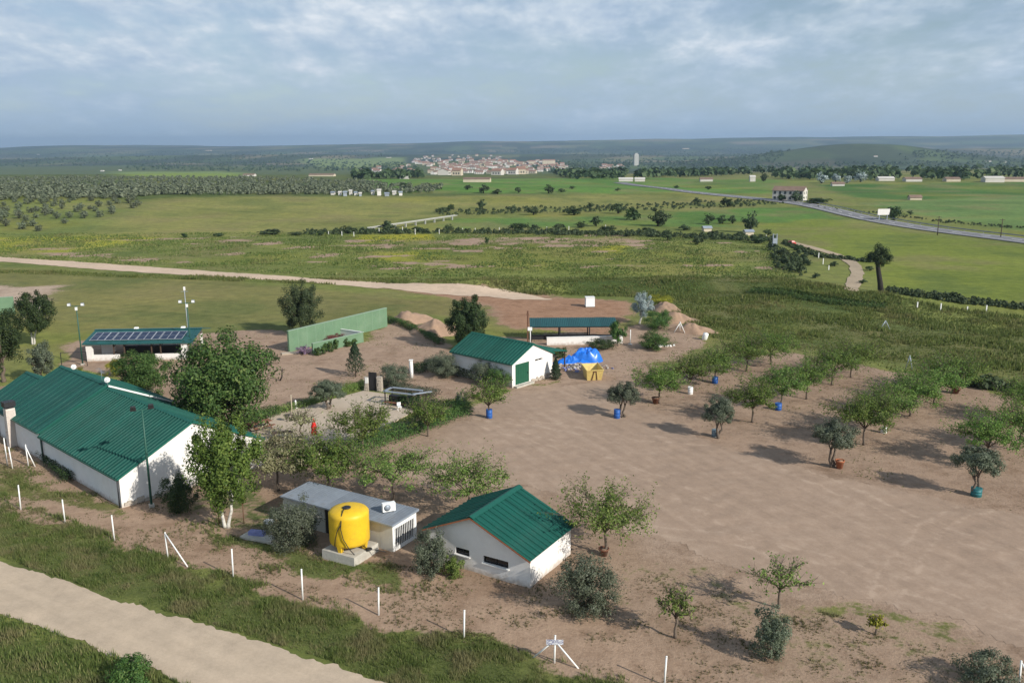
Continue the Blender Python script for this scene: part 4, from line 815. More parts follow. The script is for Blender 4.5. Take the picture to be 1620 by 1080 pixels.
# ================================================================== metal cabin, tank, air conditioner
CT = -.544; CO = np.array([-8.5, 57.95, 0.0]); cb_ = thing('cabin', 'long grey metal cabin behind the yellow tank', 'cabin', CO, CT); CL, CW_ = 10.6, 2.75; footprint(CO, CT, -CL, 0, 0, CW_)
roof_slope(cb_, (-CL - .1, CW_ + .15, 2.18), (-CL - .1 - 1e-6, -.15, 2.18 - 1e-7), (.1, CW_ + .15, 2.14), 1.0, 'zinc', 4, .03, .04) if False else None
rf = bpy.data.objects.new('roof', None); COL.objects.link(rf); rf.parent = cb_
roof_slope(cb_, (.12, CW_ + .15, 2.22), (-CL - .12, CW_ + .15, 2.22), (.12, -.15, 2.10), 1.08, 'roof_zinc', 4, .012, .04, part=rf)
obj('fascia', MB().beam((-CL - .12, -.17, 2.06), (.12, -.17, 2.06), .04, .12).beam((-CL - .12, CW_ + .17, 2.18), (.12, CW_ + .17, 2.18), .04, .12).beam((.14, -.17, 2.06), (.14, CW_ + .17, 2.17), .04, .14), rf, mats='zinc')
for i in range(10):
    w_ = CL / 10
    if i in (4,): obj('door_panel', MB().box((-CL + w_ * (i + .5), .06, 1.0), (w_ - .03, .05, 2.0)), cb_, mats='black_metal')
    else: obj('wall_panel', MB().box((-CL + w_ * (i + .5), .03, 1.02), (w_ - .015, .07, 2.05)), cb_, mats='cabin_panel')
obj('wall', MB().box((-CL / 2, CW_ - .04, 1.05), (CL, .08, 2.1)).box((-CL + .04, CW_ / 2, 1.05), (.08, CW_ - .2, 2.1)), cb_, mats='cabin_panel')
obj('front_frame', MB().box((-.04, .12, 1.05), (.1, .24, 2.1)).box((-.04, CW_ - .14, 1.05), (.1, .28, 2.1)).box((-.04, CW_ / 2, 1.88), (.09, CW_ - .5, .4)).box((-.04, CW_ / 2, .12), (.09, CW_ - .5, .24)), cb_, mats='white_paint')
obj('dark_backing', MB().box((-.35, CW_ / 2, .96), (.05, CW_ - .5, 1.5)), cb_, mats='black_metal')  # black sheet behind the bars, stands in for the dark inside
for k in range(11): obj('bar', MB().box((-.02, .34 + k * (CW_ - .7) / 10, .96), (.03, .05, 1.46)), cb_, mats='white_paint')
ac = thing('air_conditioner', 'white air conditioner unit standing on the cabin roof', 'air conditioner', CO + np.array([math.cos(CT) * -1.55 - math.sin(CT) * 1.55, math.sin(CT) * -1.55 + math.cos(CT) * 1.55, 2.2]), CT + .95)
obj('casing', MB().box((0, 0, .36), (.95, .36, .62)), ac, mats='white_plastic'); gl_ = MB().lathe([(.24, 0), (.25, .02), (.02, .03)], 20); g_ = obj('fan_grille', gl_, ac, (-.14, -.185, .36), 0, 'zinc'); g_.rotation_euler = (PI / 2, 0, 0)
obj('foot', MB().box((-.35, 0, .03), (.08, .42, .06)), ac, mats='zinc'); obj('foot', MB().box((.35, 0, .03), (.08, .42, .06)), ac, mats='zinc')
pl = thing('concrete_plinth', 'low concrete plinth carrying the yellow tank', 'plinth', (-11.45, 57.62, 0), -.5); footprint((-11.45, 57.62, 0), -.5, -1.4, -1.4, 1.4, 1.4)
obj('slab', MB().box((0, 0, .275), (2.85, 2.75, .75), taper=.985), pl, mats='concrete')
tk = thing('water_tank', 'big yellow rounded water tank on stubby legs', 'water tank', (-11.48, 57.75, .65), .2); R_ = 1.40; tk.scale = (1, 1, .93)
pr = [(.05, .30), (.8, .31), (1.2, .36), (1.37, .46), (R_, .64), (R_, 1.2), (R_, 1.9), (R_, 2.58), (1.40, 2.76), (1.27, 2.92), (1.02, 3.05), (.65, 3.13), (.3, 3.17), (.02, 3.18)]
obj('shell', MB().lathe(pr, 48), tk, mats='yellow_tank')
for k in range(4):
    a = k * PI / 2 - .6; c, s = math.cos(a), math.sin(a); obj('leg', MB().add([(c * 1.05 - s * w, s * 1.05 + c * w, z) for w, z in ((-.13, 0), (.13, 0), (.19, .5), (-.19, .5))] + [(c * 1.3 - s * w, s * 1.3 + c * w, z) for w, z in ((-.13, 0), (.13, 0))] + [(c * 1.40 - s * w, s * 1.40 + c * w, .60) for w in (.18, -.18)],
        [(0, 1, 2, 3), (4, 5, 6, 7), (0, 4, 5, 1), (1, 5, 6, 2), (0, 3, 7, 4)]), tk, mats='yellow_tank')
obj('hatch', MB().lathe([(.28, 3.12), (.30, 3.22), (.26, 3.24), (.05, 3.25)], 20, (-.12, -.25, 0)), tk, mats='black_metal')
obj('hose', MB().tube([(-.2, -.4, 3.24), (-.38, -.8, 3.18), (-.5, -1.12, 2.95), (-.55, -1.34, 2.5), (-.6, -1.36, 2.0), (-.45, -1.44, 1.2), (-.1, -1.55, .5), (.25, -1.6, .02)], .035, 6), tk, mats='black_rubber')
obj('hose', MB().tube([(-.55, -1.36, 2.4), (-.85, -1.22, 1.8), (-1.0, -1.15, 1.1), (-1.05, -1.0, .55), (-.9, -.7, .4)], .03, 6), tk, mats='black_rubber')
obj('outlet', MB().tube([(.8, -.8, .35), (1.2, -1.1, .1), (1.7, -1.2, .05), (2.4, -1.6, .02)], .03, 6).lathe([(.22, .02), (.24, .1), (.1, .12)], 16, (1.25, -1.0, 0)), tk, mats='black_rubber')

# ================================================================== yard things beyond the garage
sh = thing('open_shed', 'open shed with long teal corrugated roof on dark posts', 'shed', (2.6, 126.1, 0)); sr = bpy.data.objects.new('roof', None); COL.objects.link(sr); sr.parent = sh
roof_slope(sh, (12.8, 3.6, 2.95), (0, 3.6, 2.95), (12.8, 0, 2.35), .8, 'roof_teal', 3, part=sr)
for x in (.2, 4.4, 8.7, 12.6):
    for y in (.15, 3.4): obj('post', MB().box((x, y, 1.2 + .07 * y), (.16, .16, 2.3 + .14 * y)), sh, mats='black_metal')
obj('beam', MB().beam((0, .1, 2.24), (12.8, .1, 2.24), .1, .14), sh, mats='black_metal'); obj('back_wall', MB().box((6.4, 2.0, .35), (12.6, .2, .7)), sh, mats='black_metal')
rpole = thing('rusty_pole', 'tall rusty pole at the left end of the teal shed', 'pole', (2.3, 126.0, 0)); obj('shaft', MB().beam((0, 0, 0), (0, 0, 4.7), .22), rpole, mats='rust'); obj('bracket', MB().box((0, -.02, 4.2), (.4, .1, .08)), rpole, mats='rust')
ww = thing('white_wall', 'low white wall in front of the teal shed', 'wall', (5.0, 124.1, 0)); wseg('wall', (0, 0), (11.0, .8), 1.15, .22, 'stucco', ww)
sg = thing('white_sign', 'small white sign on a white pole behind the garage roof', 'sign', at(839, 553)); obj('pole', MB().tube([(0, 0, 0), (0, 0, 3.2)], .06, 8), sg, mats='white_paint'); obj('plate', MB().box((-.05, -.08, 3.0), (.62, .05, .5)), sg, mats='white_plastic')
ib = thing('white_cube_tank', 'square white container standing alone on the bare soil', 'container', at(933, 485), .06); obj('body', MB().box((0, 0, .92), (1.6, 1.5, 1.6), taper=.97), ib, mats='white_plastic'); obj('pallet', MB().box((0, 0, .06), (1.7, 1.6, .12)), ib, mats='dark_wood'); obj('rim', MB().box((0, 0, 1.74), (1.66, 1.56, .06)), ib, mats='white_paint')
# skip
sk = thing('waste_skip', 'pale yellow waste skip with dark lifting frame near the rubble', 'skip', at(940, 601), .1); w0, w1_, d0, d1, hh = .88, 1.05, 1.15, 1.6, 1.35
fr_v = [(-w0, -.1, 0), (w0, -.1, 0), (w0, 2 * d0, 0), (-w0, 2 * d0, 0), (-w1_, -.55, hh), (w1_, -.55, hh), (w1_, 2 * d1, hh), (-w1_, 2 * d1, hh)]
inn = [(x * .94, y * .95 + .05, z + (.05 if z == 0 else 0)) for x, y, z in fr_v]
obj('body', MB().add(fr_v + inn, [(3, 2, 1, 0), (0, 1, 5, 4), (1, 2, 6, 5), (2, 3, 7, 6), (3, 0, 4, 7), (8, 9, 10, 11), (12, 13, 9, 8), (13, 14, 10, 9), (14, 15, 11, 10), (15, 12, 8, 11), (4, 5, 13, 12), (5, 6, 14, 13), (6, 7, 15, 14), (7, 4, 12, 15)]), sk, mats='skip_yellow')
obj('lifting_frame', MB().beam((-.32, -.17, .05), (-.12, -.52, 1.2), .1, .06).beam((.32, -.17, .05), (.12, -.52, 1.2), .1, .06).beam((-.2, -.52, 1.2), (.2, -.52, 1.2), .1, .08), sk, mats='rust')
obj('rim', MB().beam((-w1_, -.57, hh), (w1_, -.57, hh), .08, .1).beam((-w1_, -.57, hh), (-w1_, 3.5, hh), .08, .1).beam((w1_, -.57, hh), (w1_, 3.5, hh), .08, .1), sk, mats='skip_yellow')
def lump(name, label, cat, px, py, rx, ry, h, mat, seed, rough=.25, rz=0, freq=1.0, group=None, n=64, m_=26, sharp=1.0):
    p = at(px, py); A, Rr = np.meshgrid(np.linspace(0, 2 * PI, n, endpoint=False), np.linspace(0, 1, m_ + 1)); e = 1 + rough * wob(np.cos(A) * 2, np.sin(A) * 2, 1.0, seed)
    x = rx * Rr * np.cos(A) * e; y = ry * Rr * np.sin(A) * e; sc = freq / max(.4, min(rx, ry))
    z = h * np.clip(1 - Rr ** (1.25 * sharp), 0, 1) * (1 + rough * (vnoise(x + 50, y + 50, 1.2 * sc, seed, 3) - .5) * 3.2) + h * rough * .5 * (vnoise(x + 90, y + 30, 4.5 * sc, seed + 9, 3) - .5) * (1 - Rr ** 3) - .04 * (Rr > .99)
    V = np.stack([x, y, np.maximum(z, -.06)], -1).reshape(-1, 3); ii = np.arange((m_ + 1) * n).reshape(m_ + 1, n); jj = np.roll(ii, -1, 1)
    F = np.stack([ii[:-1].ravel(), ii[1:].ravel(), jj[1:].ravel(), jj[:-1].ravel()], 1)
    return tag(obj(name, np_mesh(name, V, F, [mat], True), None, p, rz), label, cat, group)
lump('blue_tarpaulin', 'rumpled bright blue tarpaulin over a heap behind the yellow skip', 'tarpaulin', 928, 571, 2.2, 1.6, 1.5, 'tarp', 5, .22, freq=2.2, sharp=4.0)
lump('blue_tarpaulin', 'flat blue sheet spilling from the tarpaulin heap towards the garage', 'tarpaulin', 907, 573, 2.4, 1.5, .7, 'tarp', 9, .6, freq=2.2)
rb = MB(); rg = np.random.RandomState(4); c0 = at(922, 582); plain('rubble_a', (.46, .42, .37), .9, .2, 2); plain('rubble_b', (.30, .25, .21), .9, .2, 2); plain('rubble_c', (.20, .22, .42), .8, .3, 2)
for i in range(130):
    x, y = rg.normal(-.4, 1.7), rg.normal(0, .9); s_ = rg.uniform(.12, .5); rb.box((x, y, rg.uniform(.02, .5) * math.exp(-(x / 3) ** 2 - (y / 1.6) ** 2) + .05), (s_, s_ * rg.uniform(.3, .9), s_ * rg.uniform(.2, .5)), rg.uniform(0, 3), rg.choice([0, 0, 1, 2]), rg.uniform(.6, 1))
tag(obj('rubble', rb, None, c0, 0, ['rubble_a', 'rubble_b', 'rubble_c']), 'scattered rubble and scraps between the tarpaulin and the skip', kind='stuff')
rb = MB()
for i in range(26):
    x, y = rg.normal(0, .8), rg.normal(0, .5); s_ = rg.uniform(.2, .7); rb.box((x, y, .1), (s_, s_ * .7, s_ * .5), rg.uniform(0, 3), 0, rg.uniform(.5, .9))
tag(obj('broken_concrete', rb, None, at(1042, 547), 0, 'white_paint'), 'pile of broken white slabs by the bushes', kind='stuff')
dr_ = thing('white_barrel', 'white barrel lying at the foot of the earth bank', 'barrel', at(1114, 537)); dd = obj('body', MB().lathe([(.36, 0), (.4, .05), (.4, .95), (.36, 1.0)], 18), dr_, (0, 0, 0), 0, 'white_plastic'); dd.rotation_euler = (.25, .2, 0); obj('lid', MB().lathe([(.34, 1.0), (.34, 1.04)], 18), dd, mats='white_paint')
lump('dirt_mound', 'smaller rounded dirt mound left of the other by the hedge', 'dirt mound', 646, 508, 3.9, 3.2, 1.6, 'earth', 11, .45)
lump('dirt_mound', 'larger pale dirt mound beside the dark round tree', 'dirt mound', 688, 527, 4.6, 4.2, 1.8, 'earth', 12, .45)
for i, (x, y, rx, ry, h, lb) in enumerate(((1052, 490, 3.2, 2.6, 2.3, 'upper heap of the earth bank beside the silver tree'), (1073, 508, 3.6, 2.8, 2.5, 'middle heap of the earth bank above the bushes'), (1095, 524, 3.8, 2.4, 2.1, 'lowest heap of the reddish earth bank by the white barrel'))):
    lump('earth_bank', lb, 'earth bank', x, y, rx, ry, h * .62, 'earth', 20 + i, .36, rz=-.7)
tp = thing('leaning_poles', 'pale poles propped together in front of the earth bank', 'poles', at(1075, 527))
for a, b in (((-.9, 0, 0), (.1, .1, 1.7)), ((.8, -.1, 0), (0, 0, 1.8)), ((.2, .7, 0), (0, .1, 1.7))): obj('pole', MB().tube([a, b], .06, 6), tp, mats='white_paint')
# gate posts at the patio
gt = thing('garden_gate', 'dark gate between stone piers at the back of the patio', 'gate', at(590, 618), -.25)
obj('pier', MB().box((-.75, 0, .8), (.5, .5, 1.7)), gt, mats='stone'); obj('pier', MB().box((.85, .1, .85), (.6, .55, 1.8)), gt, mats='stone'); obj('mailbox', MB().box((-.6, -.32, 1.3), (.35, .16, .65)), gt, mats='white_paint')
for k in range(7): obj('slat', MB().box((-.42 + k * .15, 0, 1.15), (.13, .05, 2.2)), gt, mats='black_metal')
for p_ in ((-.75, 0), (.85, .1)):
    for k in range(5): obj('stone', stone_me[k % 3], gt, (p_[0] + rg.uniform(-.08, .08), p_[1] - .29, .25 + k * .3))
wp = thing('white_pillar', 'rough white pillar standing between the olive bushes', 'pillar', at(651, 597)); obj('shaft', MB().tube([(0, 0, -.05), (.02, 0, .8), (-.02, 0, 1.6), (0, 0, 2.2)], [.24, .22, .25, .2], 9), wp, mats='white_paint'); obj('cap', MB().box((0, 0, 2.23), (.5, .5, .08)), wp, mats='white_paint')
# patio furniture
def picnic(label, px, py, rz, wood, n_=3, sc=1.0):
    p = at(px, py, .1); t_ = thing('picnic_table', label, 'picnic table', p, rz)
    for k in range(n_): obj('table_board', MB().box((0, (k - (n_ - 1) / 2) * .3 * sc, .74), (2.0 * sc, .25 * sc, .05)), t_, mats=wood)
    for s_ in (-1, 1): obj('bench', MB().box((0, s_ * .82 * sc, .45), (2.0 * sc, .28 * sc, .05)), t_, mats=wood)
    for x in (-.75, .75): obj('leg_frame', MB().beam((x * sc, -.85 * sc, 0), (x * sc, .25 * sc, .74), .08).beam((x * sc, .85 * sc, 0), (x * sc, -.25 * sc, .74), .08).beam((x * sc, -.9 * sc, .4), (x * sc, .9 * sc, .4), .08), t_, mats=wood)
picnic('reddish picnic table with benches at the left patio edge', 412, 678, .75, 'red_wood', 3, 1.15)
picnic('dark weathered picnic table near the red umbrella', 447, 695, .2, 'dark_wood')
um = thing('closed_umbrella', 'closed red parasol standing on the patio', 'umbrella', at(498, 701, .1)); obj('pole', MB().tube([(0, 0, 0), (0, 0, 2.45)], .035, 8), um, mats='white_paint'); obj('base', MB().lathe([(.3, 0), (.3, .08), (.1, .12)], 14), um, mats='concrete')
n_ = 20; pts = [(.30, .85), (.34, .95), (.36, 1.15), (.24, 1.4), (.33, 1.55), (.30, 1.75), (.20, 2.05), (.10, 2.3), (.03, 2.5)]; V = []; F = []
for i, (r, z) in enumerate(pts):
    for k in range(n_): a = 2 * PI * k / n_; q = r * (1 + .22 * math.cos(a * 8)) * (1 if i else .9); V.append((q * .72 * math.cos(a), q * .72 * math.sin(a), z))
for i in range(len(pts) - 1):
    for k in range(n_): F.append((i * n_ + k, i * n_ + (k + 1) % n_, (i + 1) * n_ + (k + 1) % n_, (i + 1) * n_ + k))
obj('canopy', np_mesh('canopy', V, F, ['red_fabric'], True), um)
sb = thing('bar_shelter', 'low dark bar counter under grey flat beams on the patio', 'shelter', at(612, 638, .1), -.38)
obj('counter', MB().box((1.6, .3, .5), (2.6, .7, 1.0)), sb, mats='black_metal'); obj('bench', MB().box((1.2, -.5, .35), (2.4, .35, .08)), sb, mats='red_wood')
for x, y in ((.1, -.5), (3.4, -.5), (.1, 1.1), (3.4, 1.1)): obj('post', MB().box((x, y, .75), (.1, .1, 1.5)), sb, mats='black_metal')
for a, b in (((-.1, -.5), (3.9, -.6)), ((-.1, 1.2), (3.9, 1.2)), ((.0, -.6), (.0, 1.3)), ((3.4, -.6), (5.0, 1.2))): obj('beam', MB().beam((a[0], a[1], 1.55), (b[0], b[1], 1.55), .28, .1), sb, mats='zinc')
wc = thing('white_chair', 'white metal chair beside the dark bar counter', 'chair', at(632, 649, .1), .4)
obj('seat', MB().box((0, 0, .44), (.44, .44, .04)), wc, mats='white_plastic'); obj('backrest', MB().box((0, .2, .7), (.42, .03, .35)), wc, mats='white_plastic')
for x, y in ((-.18, -.18), (.18, -.18), (-.18, .18), (.18, .18)): obj('leg', MB().box((x, y, .22), (.03, .03, .44)), wc, mats='white_plastic')
br = thing('brazier', 'small dark brazier standing on the open patio', 'brazier', at(454, 666, .1)); obj('bowl', MB().lathe([(.1, .4), (.3, .55), (.35, .7), (.3, .7), (.05, .5)], 14), br, mats='black_metal'); obj('stand', MB().tube([(0, 0, 0), (0, 0, .45)], .06, 6), br, mats='black_metal')
sp_ = thing('patio_statue', 'small pale figure at the back edge of the patio', 'statue', at(468, 646, .1)); obj('figure', MB().lathe([(.2, 0), (.22, .15), (.12, .3), (.17, .5), (.13, .68), (.07, .74), (.11, .84), (.06, .96)], 12), sp_, mats='white_paint'); obj('pedestal', MB().box((0, 0, .02), (.5, .5, .06)), sp_, mats='concrete')
tt_ = thing('garden_tap_post', 'slim pale post at the back edge of the patio', 'post', at(462, 652)); obj('shaft', MB().beam((0, 0, 0), (0, 0, 1.9), .08), tt_, mats='wall_cream'); obj('cap', MB().box((0, 0, 1.92), (.12, .12, .05)), tt_, mats='wall_cream')
# basin by the cabin
bs = thing('stone_basin', 'pale round basin on a foot beside the cabin', 'basin', at(427, 842)); obj('bowl', MB().lathe([(.12, .6), (.3, .7), (.42, .95), (.38, .95), (.1, .78)], 18), bs, mats='white_paint'); obj('foot', MB().lathe([(.28, 0), (.2, .1), (.1, .3), (.14, .62)], 12), bs, mats='white_paint')
lp_ = thing('yard_slab', 'grey slab of debris lying behind the grass by the basin', 'slab', at(415, 852), -.4); obj('slab', MB().box((0, 0, .08), (3.2, 1.1, .16)), lp_, mats='concrete'); obj('stack', MB().box((-.6, .2, .3), (1.2, .5, .28), .2), lp_, mats='rubble_c')
# lamp poles
def lamp_pole(label, p, h, gap, head_rz, mat='green_pole', white=False):
    t_ = thing('floodlight_pole', label, 'lamp pole', p, head_rz); obj('shaft', MB().tube([(0, 0, -.05), (0, 0, h * .5), (0, 0, h)], [.10, .085, .06], 8), t_, mats=mat); obj('crossarm', MB().beam((-gap / 2, 0, h), (gap / 2, 0, h), .06), t_, mats=mat); obj('base', MB().box((0, 0, .1), (.4, .4, .24)), t_, mats='concrete')
    for s_ in (-1, 1):
        hd = obj('floodlight', MB().box((s_ * gap / 2, -.1, h + .22), (.44, .24, .36), taper=.8), t_, mats='zinc' if white else 'black_metal'); obj('lens', MB().box((s_ * gap / 2, -.226, h + .2), (.36, .02, .26)), hd, mats='white_plastic' if white else 'dark_glass')
    if white: obj('camera_box', MB().box((0, -.1, h - .35), (.25, .25, .4)), t_, mats='white_paint')
p_ = at(240, 801); lamp_pole('green floodlight pole standing at the white gable wall', p_, rise(p_, 648), 1.3, .5)
p_ = at(131, 577); lamp_pole('floodlight pole at the left end of the solar pavilion', p_, rise(p_, 484), 1.7, .1, white=True)
p_ = at(303, 565); lamp_pole('floodlight pole at the right end of the solar pavilion', p_, rise(p_, 479), 1.7, .1, white=True)
mp_ = thing('weather_mast', 'thin mast with a small white head behind the pavilion', 'mast', at(300, 555)); h_ = 7.6; obj('shaft', MB().tube([(0, 0, 0), (0, 0, h_ + 1.3)], .05, 6), mp_, mats='zinc'); obj('head', MB().box((0, 0, h_ + 1.3), (.22, .22, .5)), mp_, mats='white_paint'); obj('arm', MB().beam((-.5, 0, h_ + .9), (.5, 0, h_ + .9), .04), mp_, mats='zinc')
fr_ = thing('metal_frame', 'thin dark goal-like frame beside the palm', 'frame', at(98, 580), .05); obj('bar', MB().beam((0, 0, 1.9), (3.2, .2, 1.9), .07), fr_, mats='black_metal'); obj('post', MB().beam((0, 0, 0), (0, 0, 1.93), .07), fr_, mats='black_metal'); obj('post', MB().beam((3.2, .2, 0), (3.2, .2, 1.93), .07), fr_, mats='black_metal'); obj('bar', MB().beam((0, 0, .75), (3.2, .2, .75), .05), fr_, mats='black_metal')

# ================================================================== fence posts along the verge
def fence_post(label, bx, by, ty, braces=(), sign=False, group='white fence posts along the dirt road'):
    p = at(bx, by); h = max(1.5, rise(p, ty)); t_ = thing('fence_post', label, 'fence post', p, 0, group); t_.rotation_euler = (.035 * math.sin(bx * 1.3), .035 * math.sin(bx * 2.1), 0); obj('shaft', MB().tube([(0, 0, -.2), (0, 0, h)], [.055, .05], 8), t_, mats='white_paint')
    for (x, y, f_) in braces:
        q = at(x, y) - p; obj('brace', MB().tube([(q[0], q[1], -.05), (0, 0, h * f_)], .048, 8), t_, mats='white_paint')
    obj('cap', MB().lathe([(.06, h), (.06, h + .03), (.01, h + .05)], 8), t_, mats='white_paint')
    if sign: obj('plate', MB().box((-.02, -.08, h * .80), (.95, .02, .30)), t_, mats='sign_print')
m, t, b = newmat('sign_print'); co = t.nodes.new('ShaderNodeTexCoord').outputs['Object']
b1 = gnoise(t, co, 16, 2, .5, (1, 1, 3)); L(t, ramp(t, b1, [(0.47, (.70, .70, .70)), (0.53, (.10, .10, .22))]), b.inputs['Base Color'])
fence_post('fence post nearest the left edge of the soil strip', 33, 806, 768)
fence_post('second fence post from the left along the verge', 103, 827, 790)
fence_post('third fence post from the left along the verge', 181, 854, 815)
fence_post('fence post with one long slanting brace', 266, 884, 842, ((297, 896, .98),))
fence_post('fence post just right of the braced one', 369, 912, 868)
fence_post('fence post below the yellow tank', 479, 948, 900)
fence_post('fence post between the tank and the small house', 599, 972, 930)
fence_post('fence post below the gable of the small house', 734, 1008, 966)
fence_post('fence post with two braces and a small printed plate', 877, 1048, 1005, ((843, 1040, .86), (917, 1057, .82)), True)
fence_post('fence post at the bottom edge right of the braced one', 1051, 1083, 1038)
fence_post('fence post in the bottom right corner', 1612, 1086, 1052, ((1640, 1090, .98),))
fence_post('thick white gate post at the left edge', 12, 737, 693)
fence_post('white post with brace beside the thick gate post', 45, 737, 703, ((56, 738, .9),))
fence_post('slim white post between the gate post and the braced one', 20, 741, 707)
for x, y, ty, lb in ((1100 / 3 + 0, 832, 792, 'dark stake left of the white trunked tree'), (386, 828, 797, 'dark stake right of the white trunked tree')):
    p = at(x - (20 if x < 380 else 0), y); h = rise(p, ty); t_ = thing('stake', lb, 'stake', p); obj('shaft', MB().tube([(0, 0, -.1), (0, 0, h)], .035, 6), t_, mats='rust'); obj('tip', MB().box((0, 0, h), (.08, .08, .05)), t_, mats='rust')
def tripod(label, ax, ay, feet):
    p = at((feet[0][0] + feet[-1][0]) / 2, max(f_[1] for f_ in feet)); h = rise(p, ay); t_ = thing('braced_post', label, 'fence post', p, 0, 'braced posts in the rough grass')
    for f_ in feet:
        q = at(*f_) - p; obj('leg', MB().tube([(q[0], q[1], -.05), (0, 0, h)], .06, 6), t_, mats='zinc')
tripod('three-legged pale post in the grass beyond the orchard', 1400, 507, ((1392, 521), (1400, 519), (1408, 521)))
tripod('leaning braced post behind the orchard trees', 1432, 562, ((1432, 584), (1443, 585)))
p = at(997, 545); t_ = thing('white_stake', 'slim white stake beside the bushy sapling behind the skip', 'stake', p); obj('shaft', MB().tube([(0, 0, 0), (0, 0, 2.2)], .06, 6), t_, mats='white_paint'); obj('foot', MB().box((0, 0, .05), (.5, .3, .1)), t_, mats='white_paint')

# ================================================================== drums and pots under the orchard trees
def drum(label, px, py, mat, r=.30, h=.88, tilt=0, group='drums and pots under the trees'):
    t_ = thing('drum', label, 'drum', at(px, py), 0, group); o = obj('body', MB().lathe([(r * .97, 0), (r, .02), (r, h * .32), (r * 1.04, h * .34), (r, h * .36), (r, h * .64), (r * 1.04, h * .66), (r, h * .68), (r, h - .02), (r * .97, h), (r * .9, h), (r * .88, h - .08), (.02, h - .08)], 20), t_, mats=mat); o.rotation_euler = (0, tilt, 0)
    obj('rim', MB().lathe([(r * 1.03, h - .04), (r * 1.05, h - .01), (r * .98, h + .01), (r * .9, h)], 20), o, mats=mat)
def pot(label, px, py, mat, r=.32, h=.5, tilt=0):
    t_ = thing('plant_pot', label, 'pot', at(px, py), 0, 'drums and pots under the trees'); o = obj('body', MB().lathe([(r * .68, 0), (r * .95, h * .8), (r * 1.08, h * .82), (r * 1.1, h), (r * .95, h), (r * .88, h - .08), (.02, h - .08)], 20), t_, mats=mat); o.rotation_euler = (0, tilt, 0)
    obj('soil', MB().lathe([(r * .86, h - .07), (.02, h - .05)], 14), o, mats='earth')
drum('blue drum at the foot of the lone tree by the hedge', 774, 661, 'blue_drum', .33, .95); drum('blue drum under the smallest olive by the lot entrance', 976, 661, 'blue_drum', .33, .95)
drum('grey-blue drum under the second olive of the lot edge', 1131, 690, 'grey_drum', .33, .7); pot('orange pot beside the spreading olive of the lot edge', 1328, 740, 'terracotta', .38, .75); drum('teal drum under the rightmost olive of the lot edge', 1544, 784, 'teal_drum', .42, .7)
pot('brown pot at the foot of the first mulberry', 1037, 638, 'brown_pot', .42, .7); drum('white drum under the second mulberry of the first row', 1092, 623, 'white_plastic', .30, .85); drum('blue drum under the third mulberry of the first row', 1131, 606, 'blue_drum', .35, .8)
drum('blue drum in the middle row of mulberries', 1231, 648, 'blue_drum', .36, .75); drum('short white drum under the front trees of the third row', 1398, 684, 'white_plastic', .3, .55); pot('brown pot at the far end of the third row', 1510, 622, 'brown_pot', .5, .7, .2); pot('dark pot at the foot of the tree by the small house', 955, 878, 'brown_pot', .35, .55)

# ================================================================== trees of the place
OG = 'mulberry trees of the orchard rows'
rows = [ # foot x,y, crown top, width, underside, label
 (1043, 638, 577, 72, 617, 'mulberry at the front of the first row, nearest the brown pot'), (1092, 616, 566, 66, 600, 'mulberry above the white drum'), (1131, 604, 552, 74, 586, 'mulberry above the far blue drum'), (1181, 587, 533, 76, 567, 'fourth mulberry of the first row'), (1219, 576, 522, 74, 556, 'farthest mulberry of the first row'),
 (1190, 668, 598, 70, 645, 'front mulberry of the middle row beside the olive'), (1235, 644, 580, 70, 622, 'mulberry above the middle row drum'), (1276, 631, 570, 72, 608, 'third mulberry of the middle row'), (1316, 609, 552, 76, 588, 'fourth mulberry of the middle row'), (1346, 597, 538, 82, 574, 'farthest mulberry of the middle row'),
 (1366, 704, 622, 92, 676, 'front mulberry of the third row behind the spreading olive'), (1400, 684, 610, 84, 658, 'mulberry above the short white drum'), (1439, 658, 594, 84, 636, 'third mulberry of the third row'), (1478, 638, 578, 84, 614, 'fourth mulberry of the third row'), (1506, 622, 558, 84, 598, 'farthest mulberry of the third row above the brown pot'),
 (1560, 735, 655, 92, 705, 'front mulberry of the last row above the teal drum olive'), (1612, 712, 636, 90, 684, 'second mulberry of the last row at the right edge'), (1625, 668, 600, 84, 645, 'mulberry half cut by the right edge of the picture')]
for i, (x, y, ty, w, cbt, lb) in enumerate(rows): plant('mulberry_tree', lb, 'vase', x, y, ty, w, cb=cbt, seed=i, group=OG, dens=1.35)
for i, (x, y, ty, w, cbt, lb) in enumerate(((985, 660, 603, 56, 640, 'smallest potted olive by the lot entrance'), (1137, 693, 627, 52, 672, 'upright rounded olive at the lot edge'), (1316, 738, 663, 84, 708, 'spreading olive with forked trunk at the lot edge'), (1541, 783, 702, 72, 752, 'rightmost olive of the lot edge above the teal drum'))):
    plant('olive_tree', lb, 'olive', x, y, ty, w, cb=cbt, seed=i, group='olive trees along the lot edge', dens=1.2)
